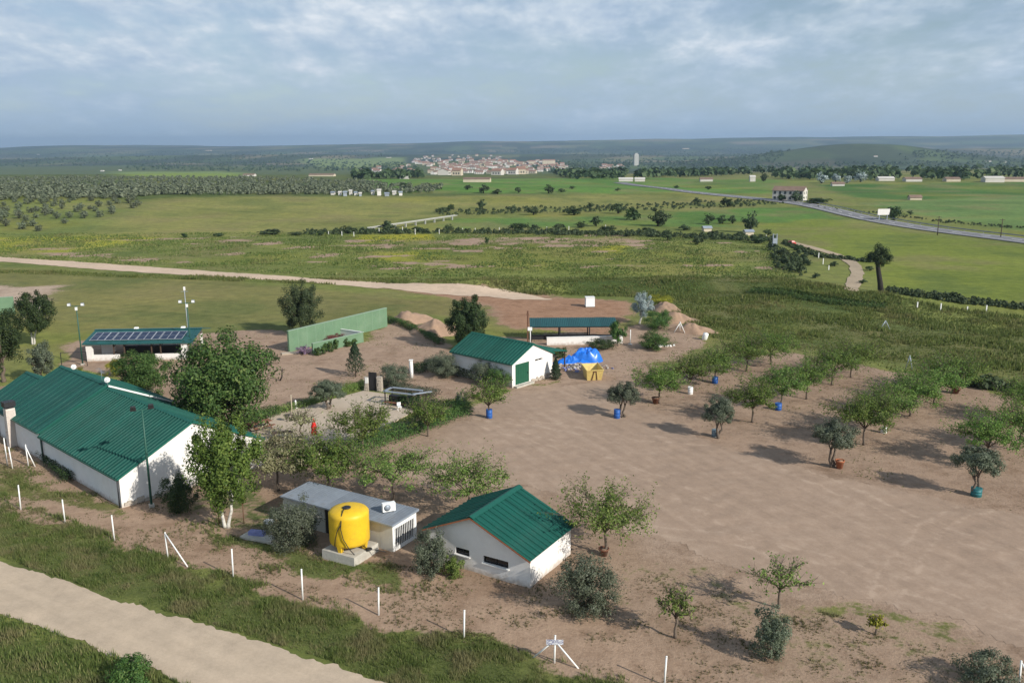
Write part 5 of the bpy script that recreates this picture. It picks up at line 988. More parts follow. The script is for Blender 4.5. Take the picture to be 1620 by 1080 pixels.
for i, (x, y, ty, w, cbt, lb, mt, dn) in enumerate((
   (773, 662, 598, 60, 640, 'lone young tree in a blue drum by the hedge', 'leaf_mulberry', .8), (677, 690, 628, 62, 672, 'slim tree at the end of the patio hedge', 'leaf_mulberry', .9),
   (440, 776, 686, 118, 744, 'pale blossoming tree beside the white trunked tree', 'leaf_pale', 1.5), (520, 782, 690, 108, 752, 'leafy young tree behind the cabin roof', 'leaf_mulberry', 1.6), (622, 798, 708, 118, 760, 'spreading young tree behind the air conditioner', 'leaf_young', 1.0), (742, 812, 722, 122, 778, 'spreading young tree left of the small house roof', 'leaf_young', .9),
   (957, 878, 772, 128, 838, 'loose young tree right of the small house', 'leaf_young', .95), (1068, 1008, 928, 50, 975, 'thin sapling on the weedy soil', 'leaf_young', .7), (1232, 962, 888, 76, 930, 'thin sapling standing at the near lot edge', 'leaf_young', .5), (478, 700, 650, 44, 672, 'small thin tree on the patio beside the umbrella', 'leaf_pale', .5),
   (575, 718, 640, 86, 690, 'loose tree growing from the patio hedge', 'leaf_mulberry', 1.1), (1385, 1003, 975, 22, 990, 'tiny yellow plant at the near lot edge', 'leaf_yellow', .9))):
    plant('young_tree', lb, 'vase', x, y, ty, w, cb=cbt, seed=40 + i, mat=mt, dens=dn)
plant('white_trunk_tree', 'tall tree with two white trunks in front of the gable', 'twin', 359, 834, 640, 122, cb=802, cx=362, seed=3, mat='leaf_mulberry', bark='bark_pale', dens=1.3)
plant('large_round_tree', 'large dense round tree behind the green roof', 'round', 355, 690, 520, 186, cb=684, seed=5, mat='leaf_mid', dens=1.3)
plant('broad_tree', 'broad tree between the roof and the solar pavilion', 'round', 226, 632, 551, 106, cb=630, seed=6, mat='leaf_mid', dens=1.1)
plant('garden_tree', 'small brownish garden tree behind the green roof', 'round', 66, 606, 538, 54, cb=598, seed=7, mat='leaf_olive')
plant('dark_tall_tree', 'tall dark tree cut by the left edge', 'round', 6, 604, 478, 76, cb=590, seed=8, mat='leaf_dark', dens=1.3)
plant('pale_stem_tree', 'dark leafy tree with pale twin stems at the left', 'twin', 53, 545, 455, 72, cb=520, cx=62, seed=9, mat='leaf_dark', bark='bark_pale', dens=1.2)
plant('field_edge_tree', 'feathery grey-green tree at the edge of the mown field', 'round', 476, 530, 441, 74, cb=529, seed=10, mat='leaf_far', dens=1.1)
plant('mound_tree', 'dark round tree beside the dirt mounds', 'round', 741, 551, 463, 80, cb=550, seed=11, mat='leaf_dark', dens=1.5)
plant('small_conifer', 'small dark conifer alone on the yard soil', 'cone', 563, 596, 541, 42, cb=588, seed=12)
plant('cypress_shrub', 'dark cone-shaped shrub at the garage corner', 'cone', 879, 600, 566, 24, cb=599, seed=13, dens=3.0)
plant('patio_olive', 'olive tree standing on the patio', 'olive', 520, 648, 598, 62, cb=634, seed=14, group='olives of the yard')
plant('silver_tree', 'silvery grey tree at the earth bank', 'round', 1012, 512, 460, 42, cb=503, cx=1017, seed=15, mat='leaf_silver', bark='bark_pale')
plant('bushy_sapling', 'green bushy sapling at the right end of the teal shed', 'round', 977, 547, 504, 32, cb=545, seed=16, mat='leaf_mid')
# shrubs
for i, (x, y, ty, w, mt, lb) in enumerate((
   (925, 968, 878, 112, 'leaf_olive', 'large olive bush in front of the small house'), (681, 908, 836, 62, 'leaf_olive', 'olive bush against the gable of the small house'), (716, 910, 880, 44, 'leaf_young', 'pale green bush under the small house window'), (465, 864, 782, 92, 'leaf_olive', 'olive bush left of the yellow tank'),
   (287, 808, 742, 62, 'leaf_dark', 'dark bush standing against the white gable'), (1219, 1040, 956, 68, 'leaf_olive', 'two-tiered olive bush at the near lot edge'), (1558, 1085, 1032, 98, 'leaf_olive', 'olive bush in the bottom right corner'), (214, 1085, 1034, 80, 'leaf_mid', 'green shrub at the near bottom edge of the dirt road'),
   (626, 612, 571, 52, 'leaf_olive', 'olive bush right of the garden gate'), (702, 595, 556, 58, 'leaf_olive', 'olive bush left of the garage'), (764, 605, 568, 50, 'leaf_olive', 'olive bush in front of the shaded garage wall'), (790, 612, 578, 46, 'leaf_mid', 'green bush near the garage corner'),
   (730, 645, 617, 26, 'leaf_olive', 'small round bush at the hedge end'), (1035, 552, 522, 60, 'leaf_mid', 'low bush beside the broken slabs'), (1040, 520, 488, 52, 'leaf_mid', 'bush below the silver tree'), (1042, 482, 466, 46, 'leaf_yellow', 'yellow-green bush behind the earth bank'),
   (950, 552, 534, 50, 'leaf_dark', 'dark bush behind the blue tarpaulin'), (885, 566, 548, 30, 'leaf_mid', 'bush under the lean-to roof'), (480, 560, 545, 26, 'leaf_purple', 'purple flowering bush at the court wall'), (530, 545, 528, 40, 'leaf_red', 'reddish bush inside the court wall enclosure'),
   (182, 594, 568, 30, 'leaf_yellow', 'yellowish shrub below the pavilion wall'), (1618, 838, 990, 20, 'leaf_olive', '')) ):
    if lb: plant('shrub', lb, 'shrub', x, y, ty, w, cat='shrub', seed=70 + i, mat=mt, dens=1.0)
for i, (x, y, h, lb) in enumerate(((502, 562, 14, 'low shrub at the left end of the low green wall'), (513, 560, 17, 'second low shrub along the green wall'), (523, 556, 18, 'third low shrub along the green wall'), (532, 552, 17, 'fourth low shrub along the green wall'), (550, 548, 14, 'fifth low shrub along the green wall'), (558, 545, 13, 'shrub at the right end of the low green wall'))):
    plant('wall_shrub', lb, 'shrub', x, y, y - h, 13, cat='shrub', seed=100 + i, mat='leaf_mid', group='shrubs along the green court wall', dens=1.4)
# palm
pp = at(128, 600); pm_ = thing('palm', 'small palm with arching fronds beside the pavilion', 'palm', pp); obj('trunk', MB().tube([(0, 0, 0), (0, 0, .8)], [.3, .26], 9), pm_, mats='bark'); rg = np.random.RandomState(8)
for k in range(26):
    a = rg.uniform(0, 2 * PI); e = rg.uniform(.1, 1.35); ln_ = rg.uniform(1.6, 2.4); mb = MB(); prev = None; d = np.array([math.cos(a), math.sin(a)])
    cs = [np.array([*(d * ln_ * s_ * math.cos(e)), .8 + ln_ * s_ * math.sin(e) - .55 * ln_ * s_ * s_]) for s_ in np.linspace(0, 1, 7)]; sd_ = np.array([-d[1], d[0], 0])
    for i in range(1, 7):
        for s_ in (-1, 1):
            for q in (0, .5): o_ = cs[i - 1] + (cs[i] - cs[i - 1]) * q; w_ = .38 * math.sin((i - .5 + q * .5) / 7 * PI) + .06; tipp = o_ + sd_ * s_ * w_ + (cs[i] - cs[i - 1]) * .8 - np.array([0, 0, .12]); mb.add([o_, o_ + (cs[i] - cs[i - 1]) * .3, tipp], [(0, 1, 2)])
    obj('frond', mb, pm_, mats='leaf_young' if k % 3 else 'leaf_yellow')
cl = thing('cloud_pruned_tree', 'small tree pruned into two dark balls in the yard', 'tree', at(428, 578)); obj('trunk', MB().tube([(0, 0, 0), (.05, 0, .6), (-.05, 0, 1.1)], [.1, .08, .06], 6).tube([(.03, 0, .6), (.7, 0, .9)], [.06, .04], 5), cl, mats='bark')
for c_, r_ in (((-.1, 0, 1.35), (.75, .7, .45)), ((.85, 0, .95), (.6, .55, .38))): V = clump_crown(np.random.RandomState(3), c_, r_, 14, 900, .11, .5, .4, .55); obj('crown', np_mesh('crown', V, quads(900), ['leaf_dark']), cl)
bt = thing('bare_tree', 'small bare leaning tree trunk in the yard', 'tree', at(447, 602)); obj('trunk', MB().tube([(-.3, 0, 0), (-.05, 0, .5), (.02, 0, 1.3), (.05, 0, 1.6)], [.1, .08, .07, .03], 6).tube([(0, 0, 1.2), (.35, 0, 1.5)], [.04, .02], 5).tube([(0, 0, 1.3), (-.4, 0, 1.45)], [.04, .02], 5), bt, mats='bark_dark')
# hedges
hedge('hedge', 'low hedge row running past the dirt mounds', [(612, 508), (640, 516), (670, 530), (698, 545)], 1.3, 1.1, 'leaf_mid', seed=1)
hedge('hedge', 'hedge along the back of the patio', [(440, 655), (480, 644), (540, 624), (574, 612)], 1.0, 1.0, 'leaf_young', .8, seed=2)
hedge('hedge', 'thick hedge between patio and lot', [(545, 722), (580, 708), (630, 692), (690, 670), (735, 652)], 2.8, 1.7, 'leaf_mid', .9, seed=3)
hedge('hedge', 'dark hedge right of the patio bar', [(640, 640), (670, 648), (705, 655), (722, 650)], 2.6, 1.5, 'leaf_dark', 1.0, seed=4)
hedge('hedge', 'dark hedge between the olive bushes and the garage', [(655, 590), (690, 584), (720, 592), (760, 600), (800, 606)], 1.6, 1.4, 'leaf_dark', 1.0, seed=5)
hedge('hedge', 'low growth at the back of the olive by the gate', [(600, 608), (640, 618), (690, 626)], 1.8, .9, 'leaf_olive', .8, seed=6)
hedge('hedge', 'bushes below the large round tree', [(300, 690), (350, 685), (400, 668), (435, 655)], 2.0, 1.2, 'leaf_mid', .9, seed=7)
hedge('hedge', 'dark growth along the shaded wall of the long house', [(60, 712), (80, 735), (110, 762)], 1.0, .9, 'leaf_dark', .8, seed=8)
hedge('hedge', 'dark growth on the hollow beyond the orchard', [(1190, 462), (1260, 468), (1330, 480), (1400, 488)], 3.2, .9, 'leaf_mid', .3, seed=9, size=.28)

# ================================================================== middle distance
def mini_tree(seed, nleaf, size, mat, flat=.9, trunk=True, asp=.7):
    rng_ = np.random.RandomState(seed); V = clump_crown(rng_, (0, 0, .47), (.47, .47, .47 * flat), 24, nleaf, size, asp, .40, .5, True); V[:, 2] = np.maximum(V[:, 2], 0.01)
    return np_mesh('crown', V, quads(nleaf), [mat])
trunk_me = MB().tube([(0, 0, -.05), (0, 0, .45)], [.06, .035], 5).mesh('trunk', 'bark_dark')
MIN = {k: [mini_tree(200 + i + 10 * j, n, s, mt) for i in range(3)] for j, (k, n, s, mt) in enumerate((('far', 800, .11, 'leaf_far'), ('dark', 800, .11, 'leaf_dark'), ('olive', 420, .13, 'leaf_farolive'), ('silver', 600, .11, 'leaf_silver'), ('mid', 800, .11, 'leaf_mid')))}
def far_tree(name, label, x, y, hpx, wpx, kind='far', group=None, i=0, cat='tree'):
    p = at(x, y); k = mpp(p); h = hpx * k; w = wpx * k; o = thing(name, label, cat, p, (i * 1.7) % 6.28, group); o.scale = (w, w, h * 1.05)
    obj('trunk', trunk_me, o); obj('crown', MIN[kind][i % 3], o); return o
FT = [(712, 333, 12, 14), (763, 330, 15, 16), (812, 332, 8, 12), (844, 340, 14, 22), (908, 340, 12, 30), (933, 330, 10, 14), (978, 338, 18, 26), (1003, 348, 22, 30), (943, 358, 18, 20), (613, 367, 20, 24), (550, 369, 12, 26), (770, 386, 12, 8), (765, 306, 15, 18), (787, 307, 8, 18), (820, 305, 10, 11), (868, 306, 14, 18), (888, 304, 6, 14), (740, 300, 8, 14), (640, 298, 10, 16), (977, 302, 5, 10), (823, 365, 14, 36), (846, 366, 12, 20), (710, 365, 10, 20), (883, 363, 10, 26), (995, 375, 10, 10),
      (1041, 358, 28, 36), (1121, 355, 17, 20), (1143, 354, 14, 18), (1159, 354, 15, 16), (1187, 368, 34, 26), (1056, 381, 18, 18), (1103, 387, 14, 20), (1103, 323, 11, 14), (1151, 327, 17, 24), (1259, 319, 17, 22), (1237, 318, 12, 14), (1414, 348, 24, 28), (1208, 287, 14, 14), (1294, 322, 10, 44), (1025, 368, 9, 24), (1082, 364, 9, 22), (1240, 406, 14, 24), (1262, 396, 10, 20), (1225, 396, 12, 22), (1264, 432, 20, 14), (1256, 419, 16, 18), (293, 376, 9, 13), (347, 374, 6, 20), (430, 371, 9, 42), (507, 373, 8, 11), (1200, 385, 12, 26), (1170, 376, 10, 22), (1215, 372, 10, 16), (1130, 372, 8, 24), (1280, 420, 9, 12), (1320, 421, 8, 16), (960, 366, 10, 30), (920, 360, 10, 22), (660, 366, 8, 18), (585, 369, 9, 16), (1290, 440, 9, 14), (1440, 340, 8, 10), (470, 372, 6, 26), (1376, 428, 8, 14), (1365, 448, 7, 14), (870, 300, 5, 8), (905, 299, 5, 10), (1120, 300, 6, 12), (1070, 298, 5, 10), (700, 336, 9, 26)]
place = ['on the pale meadow', 'by the irrigation flume', 'beside the country road', 'in the scrub by the farm track', 'in the green field below the town']
def where(x, y):
    if y < 310: return place[4]
    if x > 1230 and y < 350: return place[2]
    if x > 1180: return place[3]
    if y > 355 and x < 760: return place[1]
    return place[0]
ORD = ['leftmost', 'second from the left', 'third from the left', 'fourth from the left', 'fifth from the left', 'sixth from the left', 'seventh from the left', 'eighth from the left', 'ninth from the left', 'tenth from the left', 'eleventh from the left', 'twelfth from the left', 'thirteenth from the left', 'fourteenth from the left', 'fifteenth from the left', 'sixteenth from the left']
SEEN = {}
def nth(key):
    SEEN[key] = SEEN.get(key, -1) + 1; return ORD[SEEN[key]]
FT.sort()
for i, (x, y, h, w) in enumerate(FT):
    sz = 'tall' if h > 16 else ('low wide' if w > 1.7 * h else 'small round'); far_tree('field_tree', f'{sz} tree {where(x, y)}, {nth(sz + where(x, y))}', x, y, h, w, 'far' if i % 4 else 'dark', f'{sz} trees {where(x, y)}', i)
for i, (x, y, h, w) in enumerate(((1300, 290, 17, 22), (1322, 289, 15, 18), (1340, 290, 14, 16), (1361, 288, 18, 22))): far_tree('silver_poplar', f'pale silvery poplar beyond the farmhouse, {ORD[i]} of the row', x, y, h, w, 'silver', 'silvery poplars beyond the farmhouse', i)
# hillside olives
rg = np.random.RandomState(17); HP = poly_at([(-40, 316), (180, 314), (262, 318), (180, 340), (105, 362), (60, 366), (-40, 356)]); lo, hi = HP.min(0), HP.max(0); sp_o = 6.3; cnt = 0
for gx_ in np.arange(lo[0], hi[0], sp_o):
    for gy_ in np.arange(lo[1], hi[1], sp_o * 1.25):
        q = np.array([gx_, gy_]) + rg.uniform(-2.2, 2.2, 2)
        if sdf(HP, q[:1], q[1:])[0] < 0 and rg.rand() < .62 and cnt < 290:
            o = thing('hillside_olive', 'grey-green olive tree scattered on the grassy left hillside', 'olive tree', (q[0], q[1], gz(*q)), rg.uniform(0, 6), 'olive trees on the left hillside'); s_ = rg.uniform(2.4, 4.2); o.scale = (s_, s_, s_ * .85); obj('trunk', trunk_me, o); obj('crown', MIN['olive'][cnt % 3], o); cnt += 1
# groves and woods that read as one mass
def mass(name, label, polys, n, s0, s1, mat, seed, per=26, fr=.19):
    rng_ = np.random.RandomState(seed); VV = []; tot = sum(w for _, w in polys)
    for pts, w in polys:
        q = pscatter(pts, int(n * w / tot), rng_); s_ = rng_.uniform(s0, s1, len(q)); z = height(q[:, 0], q[:, 1])
        d = unit(rng_.normal(0, 1, (len(q), per, 3))); d[..., 2] = np.abs(d[..., 2]); P = d * rng_.uniform(.55, 1.05, (len(q), per, 1)) * np.array([.5, .5, .62]) * s_[:, None, None]; P[..., 2] += s_[:, None] * .22
        P = P + np.stack([q[:, 0], q[:, 1], z], 1)[:, None]; PP = P.reshape(-1, 3); nn_ = unit(d.reshape(-1, 3) + rng_.normal(0, .3, (len(PP), 3))); a = unit(np.cross(nn_, rng_.normal(0, 1, PP.shape))); b_ = np.cross(nn_, a); r = (np.repeat(s_, per) * fr * rng_.uniform(.7, 1.3, len(PP)))[:, None]
        VV.append(np.stack([PP - a * r, PP + b_ * r, PP + a * r, PP - b_ * r], 1).reshape(-1, 3))
    V = np.concatenate(VV); return tag(obj(name, np_mesh(name, V, quads(len(V) // 4), [mat])), label, kind='stuff')
mass('olive_grove', 'dense olive groves beyond the pale hill', [([(-300, 283), (180, 280), (420, 281), (560, 286), (700, 296), (690, 305), (520, 308), (250, 309), (180, 314), (-300, 318)], 1.0)], 3000, 2.0, 3.5, 'leaf_farolive', 1, 34, .18)
mass('woodland', 'dark woods and tree belts in the valley around the town', [([(-300, 244), (480, 243), (640, 244), (520, 258), (200, 262), (-300, 270)], 1.3), ([(835, 262), (900, 254), (1010, 252), (985, 284), (900, 284)], .5), ([(1010, 252), (1200, 250), (1210, 276), (1010, 284)], .45), ([(1200, 262), (1330, 258), (1420, 256), (1420, 286), (1230, 284)], .35), ([(1420, 258), (1900, 254), (1900, 282), (1450, 286)], .35), ([(560, 268), (660, 265), (670, 283), (560, 284)], .2), ([(880, 240), (1240, 237), (1240, 248), (900, 250)], .5), ([(1440, 240), (1900, 237), (1900, 246), (1450, 250)], .4), ([(-200, 240), (880, 238), (880, 243), (-200, 247)], .9), ([(200, 258), (640, 256), (640, 270), (420, 272), (200, 270)], .5), ([(640, 240), (1240, 234), (1240, 238), (640, 243)], .5), ([(1050, 240), (1250, 238), (1220, 262), (1060, 262)], .3), ([(1420, 246), (1900, 242), (1900, 262), (1450, 264)], .35)], 6500, 5, 11, 'leaf_far', 2, 20, .21)
mass('hedgerow', 'scrubby hedgerows along ditches and field edges', [([(480, 366), (700, 366), (1000, 368), (1230, 378), (1230, 384), (1000, 374), (700, 370), (480, 372)], .9), ([(680, 335), (1180, 318), (1250, 322), (1180, 328), (950, 336), (700, 342)], .5), ([(1215, 385), (1275, 405), (1275, 440), (1225, 425)], .14), ([(1500, 600), (1640, 622), (1640, 628), (1500, 606)], .08)], 1300, .5, 1.9, 'leaf_far', 3, 44, .15)
mass('ditch_growth', 'low dark growth along the ditches of the bright field', [([(1400, 455), (1520, 470), (1700, 495), (1700, 500), (1500, 478), (1400, 462)], .3), ([(1240, 380), (1300, 404), (1390, 414), (1390, 417), (1290, 407), (1236, 386)], .35), ([(1290, 326), (1500, 350), (1640, 362), (1640, 365), (1500, 354), (1300, 329)], .12)], 900, .35, 1.0, 'leaf_far', 4, 24, .22)
# leaning tree at the bright field
lt_ = thing('leaning_tree', 'tree with thick dark leaning trunk at the bright field corner', 'tree', at(1392, 462)); p_ = at(1392, 462); k = mpp(p_)
obj('trunk', MB().tube([(.2, 0, -.1), (-.1, 0, 1.8), (-.6, 0, 4.0), (-1.0, 0, 6.0), (-1.0, 0, 7.4)], [.62, .52, .46, .4, .18], 8), lt_, mats='bark_dark'); V = clump_crown(np.random.RandomState(5), (-.6, 0, 6.9), (2.4, 2.2, 2.4), 40, 7000, .22, .6, .34, .5, True); obj('crown', np_mesh('crown', V, quads(7000), ['leaf_dark']), lt_)
obj('broken_limb', MB().tube([(-.6, -.1, 5.4), (.4, -.2, 6.0), (.9, -.2, 6.2)], [.2, .16, .1], 6), lt_, mats='terracotta')
# posts of the far fences
for i, (x, y, h) in enumerate(sorted(((1451, 487, 9), (1488, 491, 11), (1530, 492, 7), (1560, 494, 11), (1295, 408, 8), (1302, 418, 9), (1311, 427, 7), (520, 372, 6), (541, 373, 7), (560, 374, 7), (600, 369, 8), (637, 368, 9), (657, 371, 9), (695, 370, 7), (732, 368, 7), (752, 368, 7), (790, 367, 7), (865, 366, 7), (900, 366, 8), (958, 364, 8), (1212, 379, 7)))):
    p = at(x, y); hh_ = h * mpp(p); w_ = 'bright field' if x > 1400 else ('farm track' if x > 1230 else 'flume'); t_ = thing('far_fence_post', f'thin pale fence post near the {w_}, {nth("post" + w_)}', 'fence post', p, 0, f'pale fence posts near the {w_}'); obj('shaft', MB().box((0, 0, hh_ / 2), (.16, .16, hh_)), t_, mats='white_paint'); obj('cap', MB().box((0, 0, hh_ + .02), (.2, .2, .05)), t_, mats='white_paint')
# irrigation flume
fa, fb = at(583, 368), at(722, 347); d = fb[:2] - fa[:2]; ln = float(np.hypot(*d)); fl = thing('irrigation_flume', 'raised pale concrete irrigation channel crossing the meadow', 'flume', fa, math.atan2(d[1], d[0])); dz = fb[2] - fa[2]
obj('trough', MB().add([(x, y, 1.2 + dz * x / ln + z) for x in (0, ln) for y, z in ((-.6, .55), (-.4, .1), (.4, .1), (.6, .55), (.5, .55), (.3, .2), (-.3, .2), (-.5, .55))], [(i, (i + 1) % 8, 8 + (i + 1) % 8, 8 + i) for i in range(8)] + [tuple(range(8))[::-1], tuple(range(8, 16))]), fl, mats='flume')
for i in range(9): x = ln * (i + .5) / 9; obj('pier', MB().box((x, 0, dz * x / ln + .5), (.35, .6, 1.6)), fl, mats='flume')
# farmhouse
def far_house(name, label, cat, p, rz, L_, W_, he, hr, wall, roof, group=None, windows=0, floors=1, hip=False):
    t_ = thing(name, label, cat, p, rz, group)
    obj('wall', MB().add([(-L_ / 2, -W_ / 2, -1), (L_ / 2, -W_ / 2, -1), (L_ / 2, W_ / 2, -1), (-L_ / 2, W_ / 2, -1), (-L_ / 2, -W_ / 2, he), (L_ / 2, -W_ / 2, he), (L_ / 2, W_ / 2, he), (-L_ / 2, W_ / 2, he), (-L_ / 2, 0, hr), (L_ / 2, 0, hr)], [(0, 1, 5, 4), (2, 3, 7, 6), (1, 2, 6, 9, 5), (3, 0, 4, 8, 7)]), t_, mats=wall)
    e = .25; r_ = MB()
    for s_ in (-1, 1):
        r_.add([(-L_ / 2 - e, s_ * (W_ / 2 + e), he - .05), (L_ / 2 + e, s_ * (W_ / 2 + e), he - .05), (L_ / 2 + e, 0, hr + .12), (-L_ / 2 - e, 0, hr + .12), (-L_ / 2 - e, s_ * (W_ / 2 + e), he - .22), (L_ / 2 + e, s_ * (W_ / 2 + e), he - .22), (L_ / 2 + e, 0, hr - .05), (-L_ / 2 - e, 0, hr - .05)], [(0, 1, 2, 3), (4, 5, 6, 7), (0, 1, 5, 4), (0, 3, 7, 4), (1, 2, 6, 5)])
    obj('roof', r_, t_, mats=roof)
    if windows:
        wm = MB().box((0, 0, 0), (1.1, .1, 1.3)).mesh('window', 'window_dark')
        for f_ in range(floors):
            for i in range(windows): obj('window', wm, t_, (-L_ / 2 + L_ * (i + .5) / windows, -W_ / 2 - .02, he * (f_ + .55) / floors))
    return t_
fh = far_house('farmhouse', 'long farmhouse with brown roof and bright gable by the road', 'house', at(1249, 317), -.55, 15, 8, 5.0, 6.8, 'wall_far', 'tile_brown', None, 6, 2)
gwm = MB().box((0, 0, 0), (.1, .9, 1.2)).mesh('window', 'window_dark')
for y, z in ((-2, 1.6), (2, 1.6), (-2, 4.2), (2, 4.2)): obj('window', gwm, fh, (7.52, y, z * .9))
FB = [(990, 287, 14, 6, 4, 'white', 'low white sheds left of the tower block'), (1012, 287, 10, 6, 4, 'white', 'second low white shed left of the dark trees'), (1447, 316, 7, 4, 2.6, 'cream', 'small ruined brick hut in the green field'), (1570, 288, 16, 8, 6, 'white', 'white two-storey building at the right horizon'), (1600, 287, 40, 10, 4, 'brown', 'long dark-roofed farm shed at the right edge'), (1443, 287, 14, 8, 4, 'white', 'white house beside the long row at the far right'), (1505, 287, 12, 8, 4, 'cream', 'cream house among trees at the far right'), (1400, 286, 14, 8, 4, 'white', 'white barn beyond the poplars'), (1325, 294, 10, 5, 3, 'white', 'white shed below the silvery poplars'), (755, 288, 26, 9, 5, 'cream', 'long reddish farm building below the town'), (640, 283, 10, 6, 4, 'white', 'white house in the trees below the town'), (162, 271, 12, 8, 4, 'white', 'white house at the far left grove'), (190, 270, 10, 8, 4, 'white', 'second white house at the far left grove'), (395, 279, 16, 8, 4, 'white', 'white house beyond the olive groves'), (510, 279, 36, 9, 4, 'brown', 'long low grey shed beyond the olive groves'), (492, 252, 24, 12, 6, 'white', 'white industrial hall on the left horizon'), (615, 250, 30, 14, 7, 'white', 'white industrial hall left of the town'), (1563, 256, 22, 10, 6, 'white', 'white farm on the right hill slope'), (1588, 257, 14, 10, 6, 'white', 'second white farm on the right hill slope'), (1385, 248, 16, 10, 6, 'white', 'white house at the foot of the far hill'), (60, 245, 24, 12, 8, 'white', 'white building on the far left plain'), (330, 239, 60, 30, 14, 'cream', 'pale village block on the left skyline'), (1085, 236, 70, 30, 14, 'cream', 'pale village block on the right skyline'), (1190, 287, 5, 5, 7, 'white', 'slim white tower hut in the green field'), (1117, 287, 12, 7, 4, 'white', 'white house in the green strip right of the tower')]
for x, y, L_, W_, h, c, lb in FB: p = at(x, y); h *= .5; L_ *= .8; far_house('far_building', lb, 'building', p, -.1, L_, W_, h, h + 1.0, {'white': 'wall_far', 'cream': 'wall_cream', 'brown': 'wall_cream'}[c], 'tile_brown' if c == 'brown' or x % 2 else 'tile_roof' if c == 'cream' else 'wall_far')
for i, (x, w, h) in enumerate(((527, 8, 2.6), (538, 5, 3), (546, 6, 3.2), (555, 5, 3), (563, 5, 3.2), (570, 4, 2.6), (590, 6, 3), (600, 7, 4), (612, 7, 3), (624, 7, 3), (634, 6, 2.6))):
    p = at(x, 308 + (i * 7 % 3)); h *= .45 + .08 * (i % 4); far_house('white_hut', f'small white hut at the edge of the olive groves, {ORD[i]}', 'hut', p, .1 * (i % 3), w * mpp(p) * (.7 + .12 * (i % 3)), 3.2, h, h + .4, ['wall_far', 'wall_white', 'zinc'][i % 3], 'wall_far' if i % 2 else 'zinc', 'white huts at the olive groves')
# town
rg = np.random.RandomState(23); TP = [([(650, 250), (700, 246), (790, 246), (800, 258), (760, 268), (690, 268), (655, 260)], 95), ([(690, 262), (800, 256), (880, 262), (900, 270), (820, 277), (700, 278), (670, 274)], 115), ([(790, 256), (880, 254), (900, 266), (800, 266)], 40), ([(940, 264), (990, 263), (985, 268), (945, 269)], 14), ([(560, 268), (650, 262), (660, 276), (580, 279)], 12)]
hm = {}
for wl_ in ('wall_white', 'wall_far', 'wall_cream'):
    for rf_ in ('tile_roof', 'tile_brown'):
        mb = MB(); mb.add([(-.5, -.5, -.6), (.5, -.5, -.6), (.5, .5, -.6), (-.5, .5, -.6), (-.5, -.5, .68), (.5, -.5, .68), (.5, .5, .68), (-.5, .5, .68), (-.5, 0, 1), (.5, 0, 1)], [(0, 1, 5, 4), (2, 3, 7, 6), (1, 2, 6, 9, 5), (3, 0, 4, 8, 7)], 0)
        for s_ in (-1, 1): mb.add([(-.53, s_ * .55, .64), (.53, s_ * .55, .64), (.53, 0, 1.02), (-.53, 0, 1.02)], [(0, 1, 2, 3)], 1)
        for x in (-.28, 0, .28): mb.box((x, -.505, .3), (.12, .02, .22), mi=2)
        hm[(wl_, rf_)] = mb.mesh('town_house', [wl_, rf_, 'window_dark'])
keys = list(hm)
for pts, n_ in TP:
    for q in pscatter(pts, n_, rg):
        o = tag(obj('town_house', hm[keys[rg.choice(6, p=[.30, .08, .26, .06, .22, .08])]], None, (q[0], q[1], gz(*q)), rg.choice([-.25, .1, 1.4, .05]) + rg.uniform(-.1, .1)), 'small pale tiled house in the distant town', 'house', 'houses of the distant town'); o.scale = (rg.uniform(10, 20), rg.uniform(8, 13), rg.uniform(6, 10.5))
tb = at(1006, 262); k = mpp(tb); tw = thing('tower_block', 'tall pale grain tower right of the town', 'tower', tb, .2); hh_ = rise(tb, 244)
obj('body', MB().box((0, 0, hh_ / 2 - 1), (7.0 * k, 6 * k, hh_ + 2)), tw, mats='flume'); obj('head', MB().box((0, 0, hh_ + 1.5), (4 * k, 4 * k, 4)), tw, mats='flume')
for i in range(4): obj('rib', MB().box((-3.4 * k + i * 2.2 * k, -3.05 * k, hh_ / 2), (.35 * k, .2 * k, hh_)), tw, mats='wall_far')
for x, y, L_, h, lb in ((868, 262, 40, 16, 'long pale apartment block in the middle of the town'), (842, 262, 22, 13, 'smaller pale apartment block in the town')): far_house('apartment_block', lb, 'building', at(x, y), .05, L_, 14, h, h + 3, 'wall_cream', 'tile_roof', None, 6, 3)
# billboard, poles, transformer, guard rail, car
bb = thing('billboard', 'white roadside billboard seen from behind beside a tree', 'billboard', at(1397, 349), .15); obj('board', MB().box((0, 0, 3.2), (4.8, .2, 2.2)), bb, mats='wall_white')
for x in (-1.6, 1.6): obj('post', MB().box((x, .12, 1.2), (.2, .2, 2.6)), bb, mats='zinc')
for x, y, h, lb in ((1483, 372, 30, 'thin utility pole left of the other by the road'), (1583, 376, 30, 'thin utility pole near the right edge by the road'), (1120, 352, 0, '')):
    if lb: p = at(x, y); hh_ = h * mpp(p); t_ = thing('utility_pole', lb, 'utility pole', p); obj('shaft', MB().tube([(0, 0, 0), (0, 0, hh_)], [.16, .1], 6), t_, mats='dark_wood'); obj('crossarm', MB().box((0, 0, hh_ - .4), (1.6, .12, .12)), t_, mats='dark_wood')
p = at(1225, 396); k = mpp(p); t_ = thing('transformer_stand', 'grey transformer on two poles in the scrub by the track', 'transformer', p)
for x in (-3, 3): obj('post', MB().box((x * k, 0, 13 * k), (.25, .25, 26 * k)), t_, mats='zinc')
obj('box', MB().box((0, 0, 15 * k), (7 * k, .8, 8 * k)), t_, mats='zinc'); obj('insulator', MB().box((0, 0, 25 * k), (8 * k, .1, .1)), t_, mats='zinc')
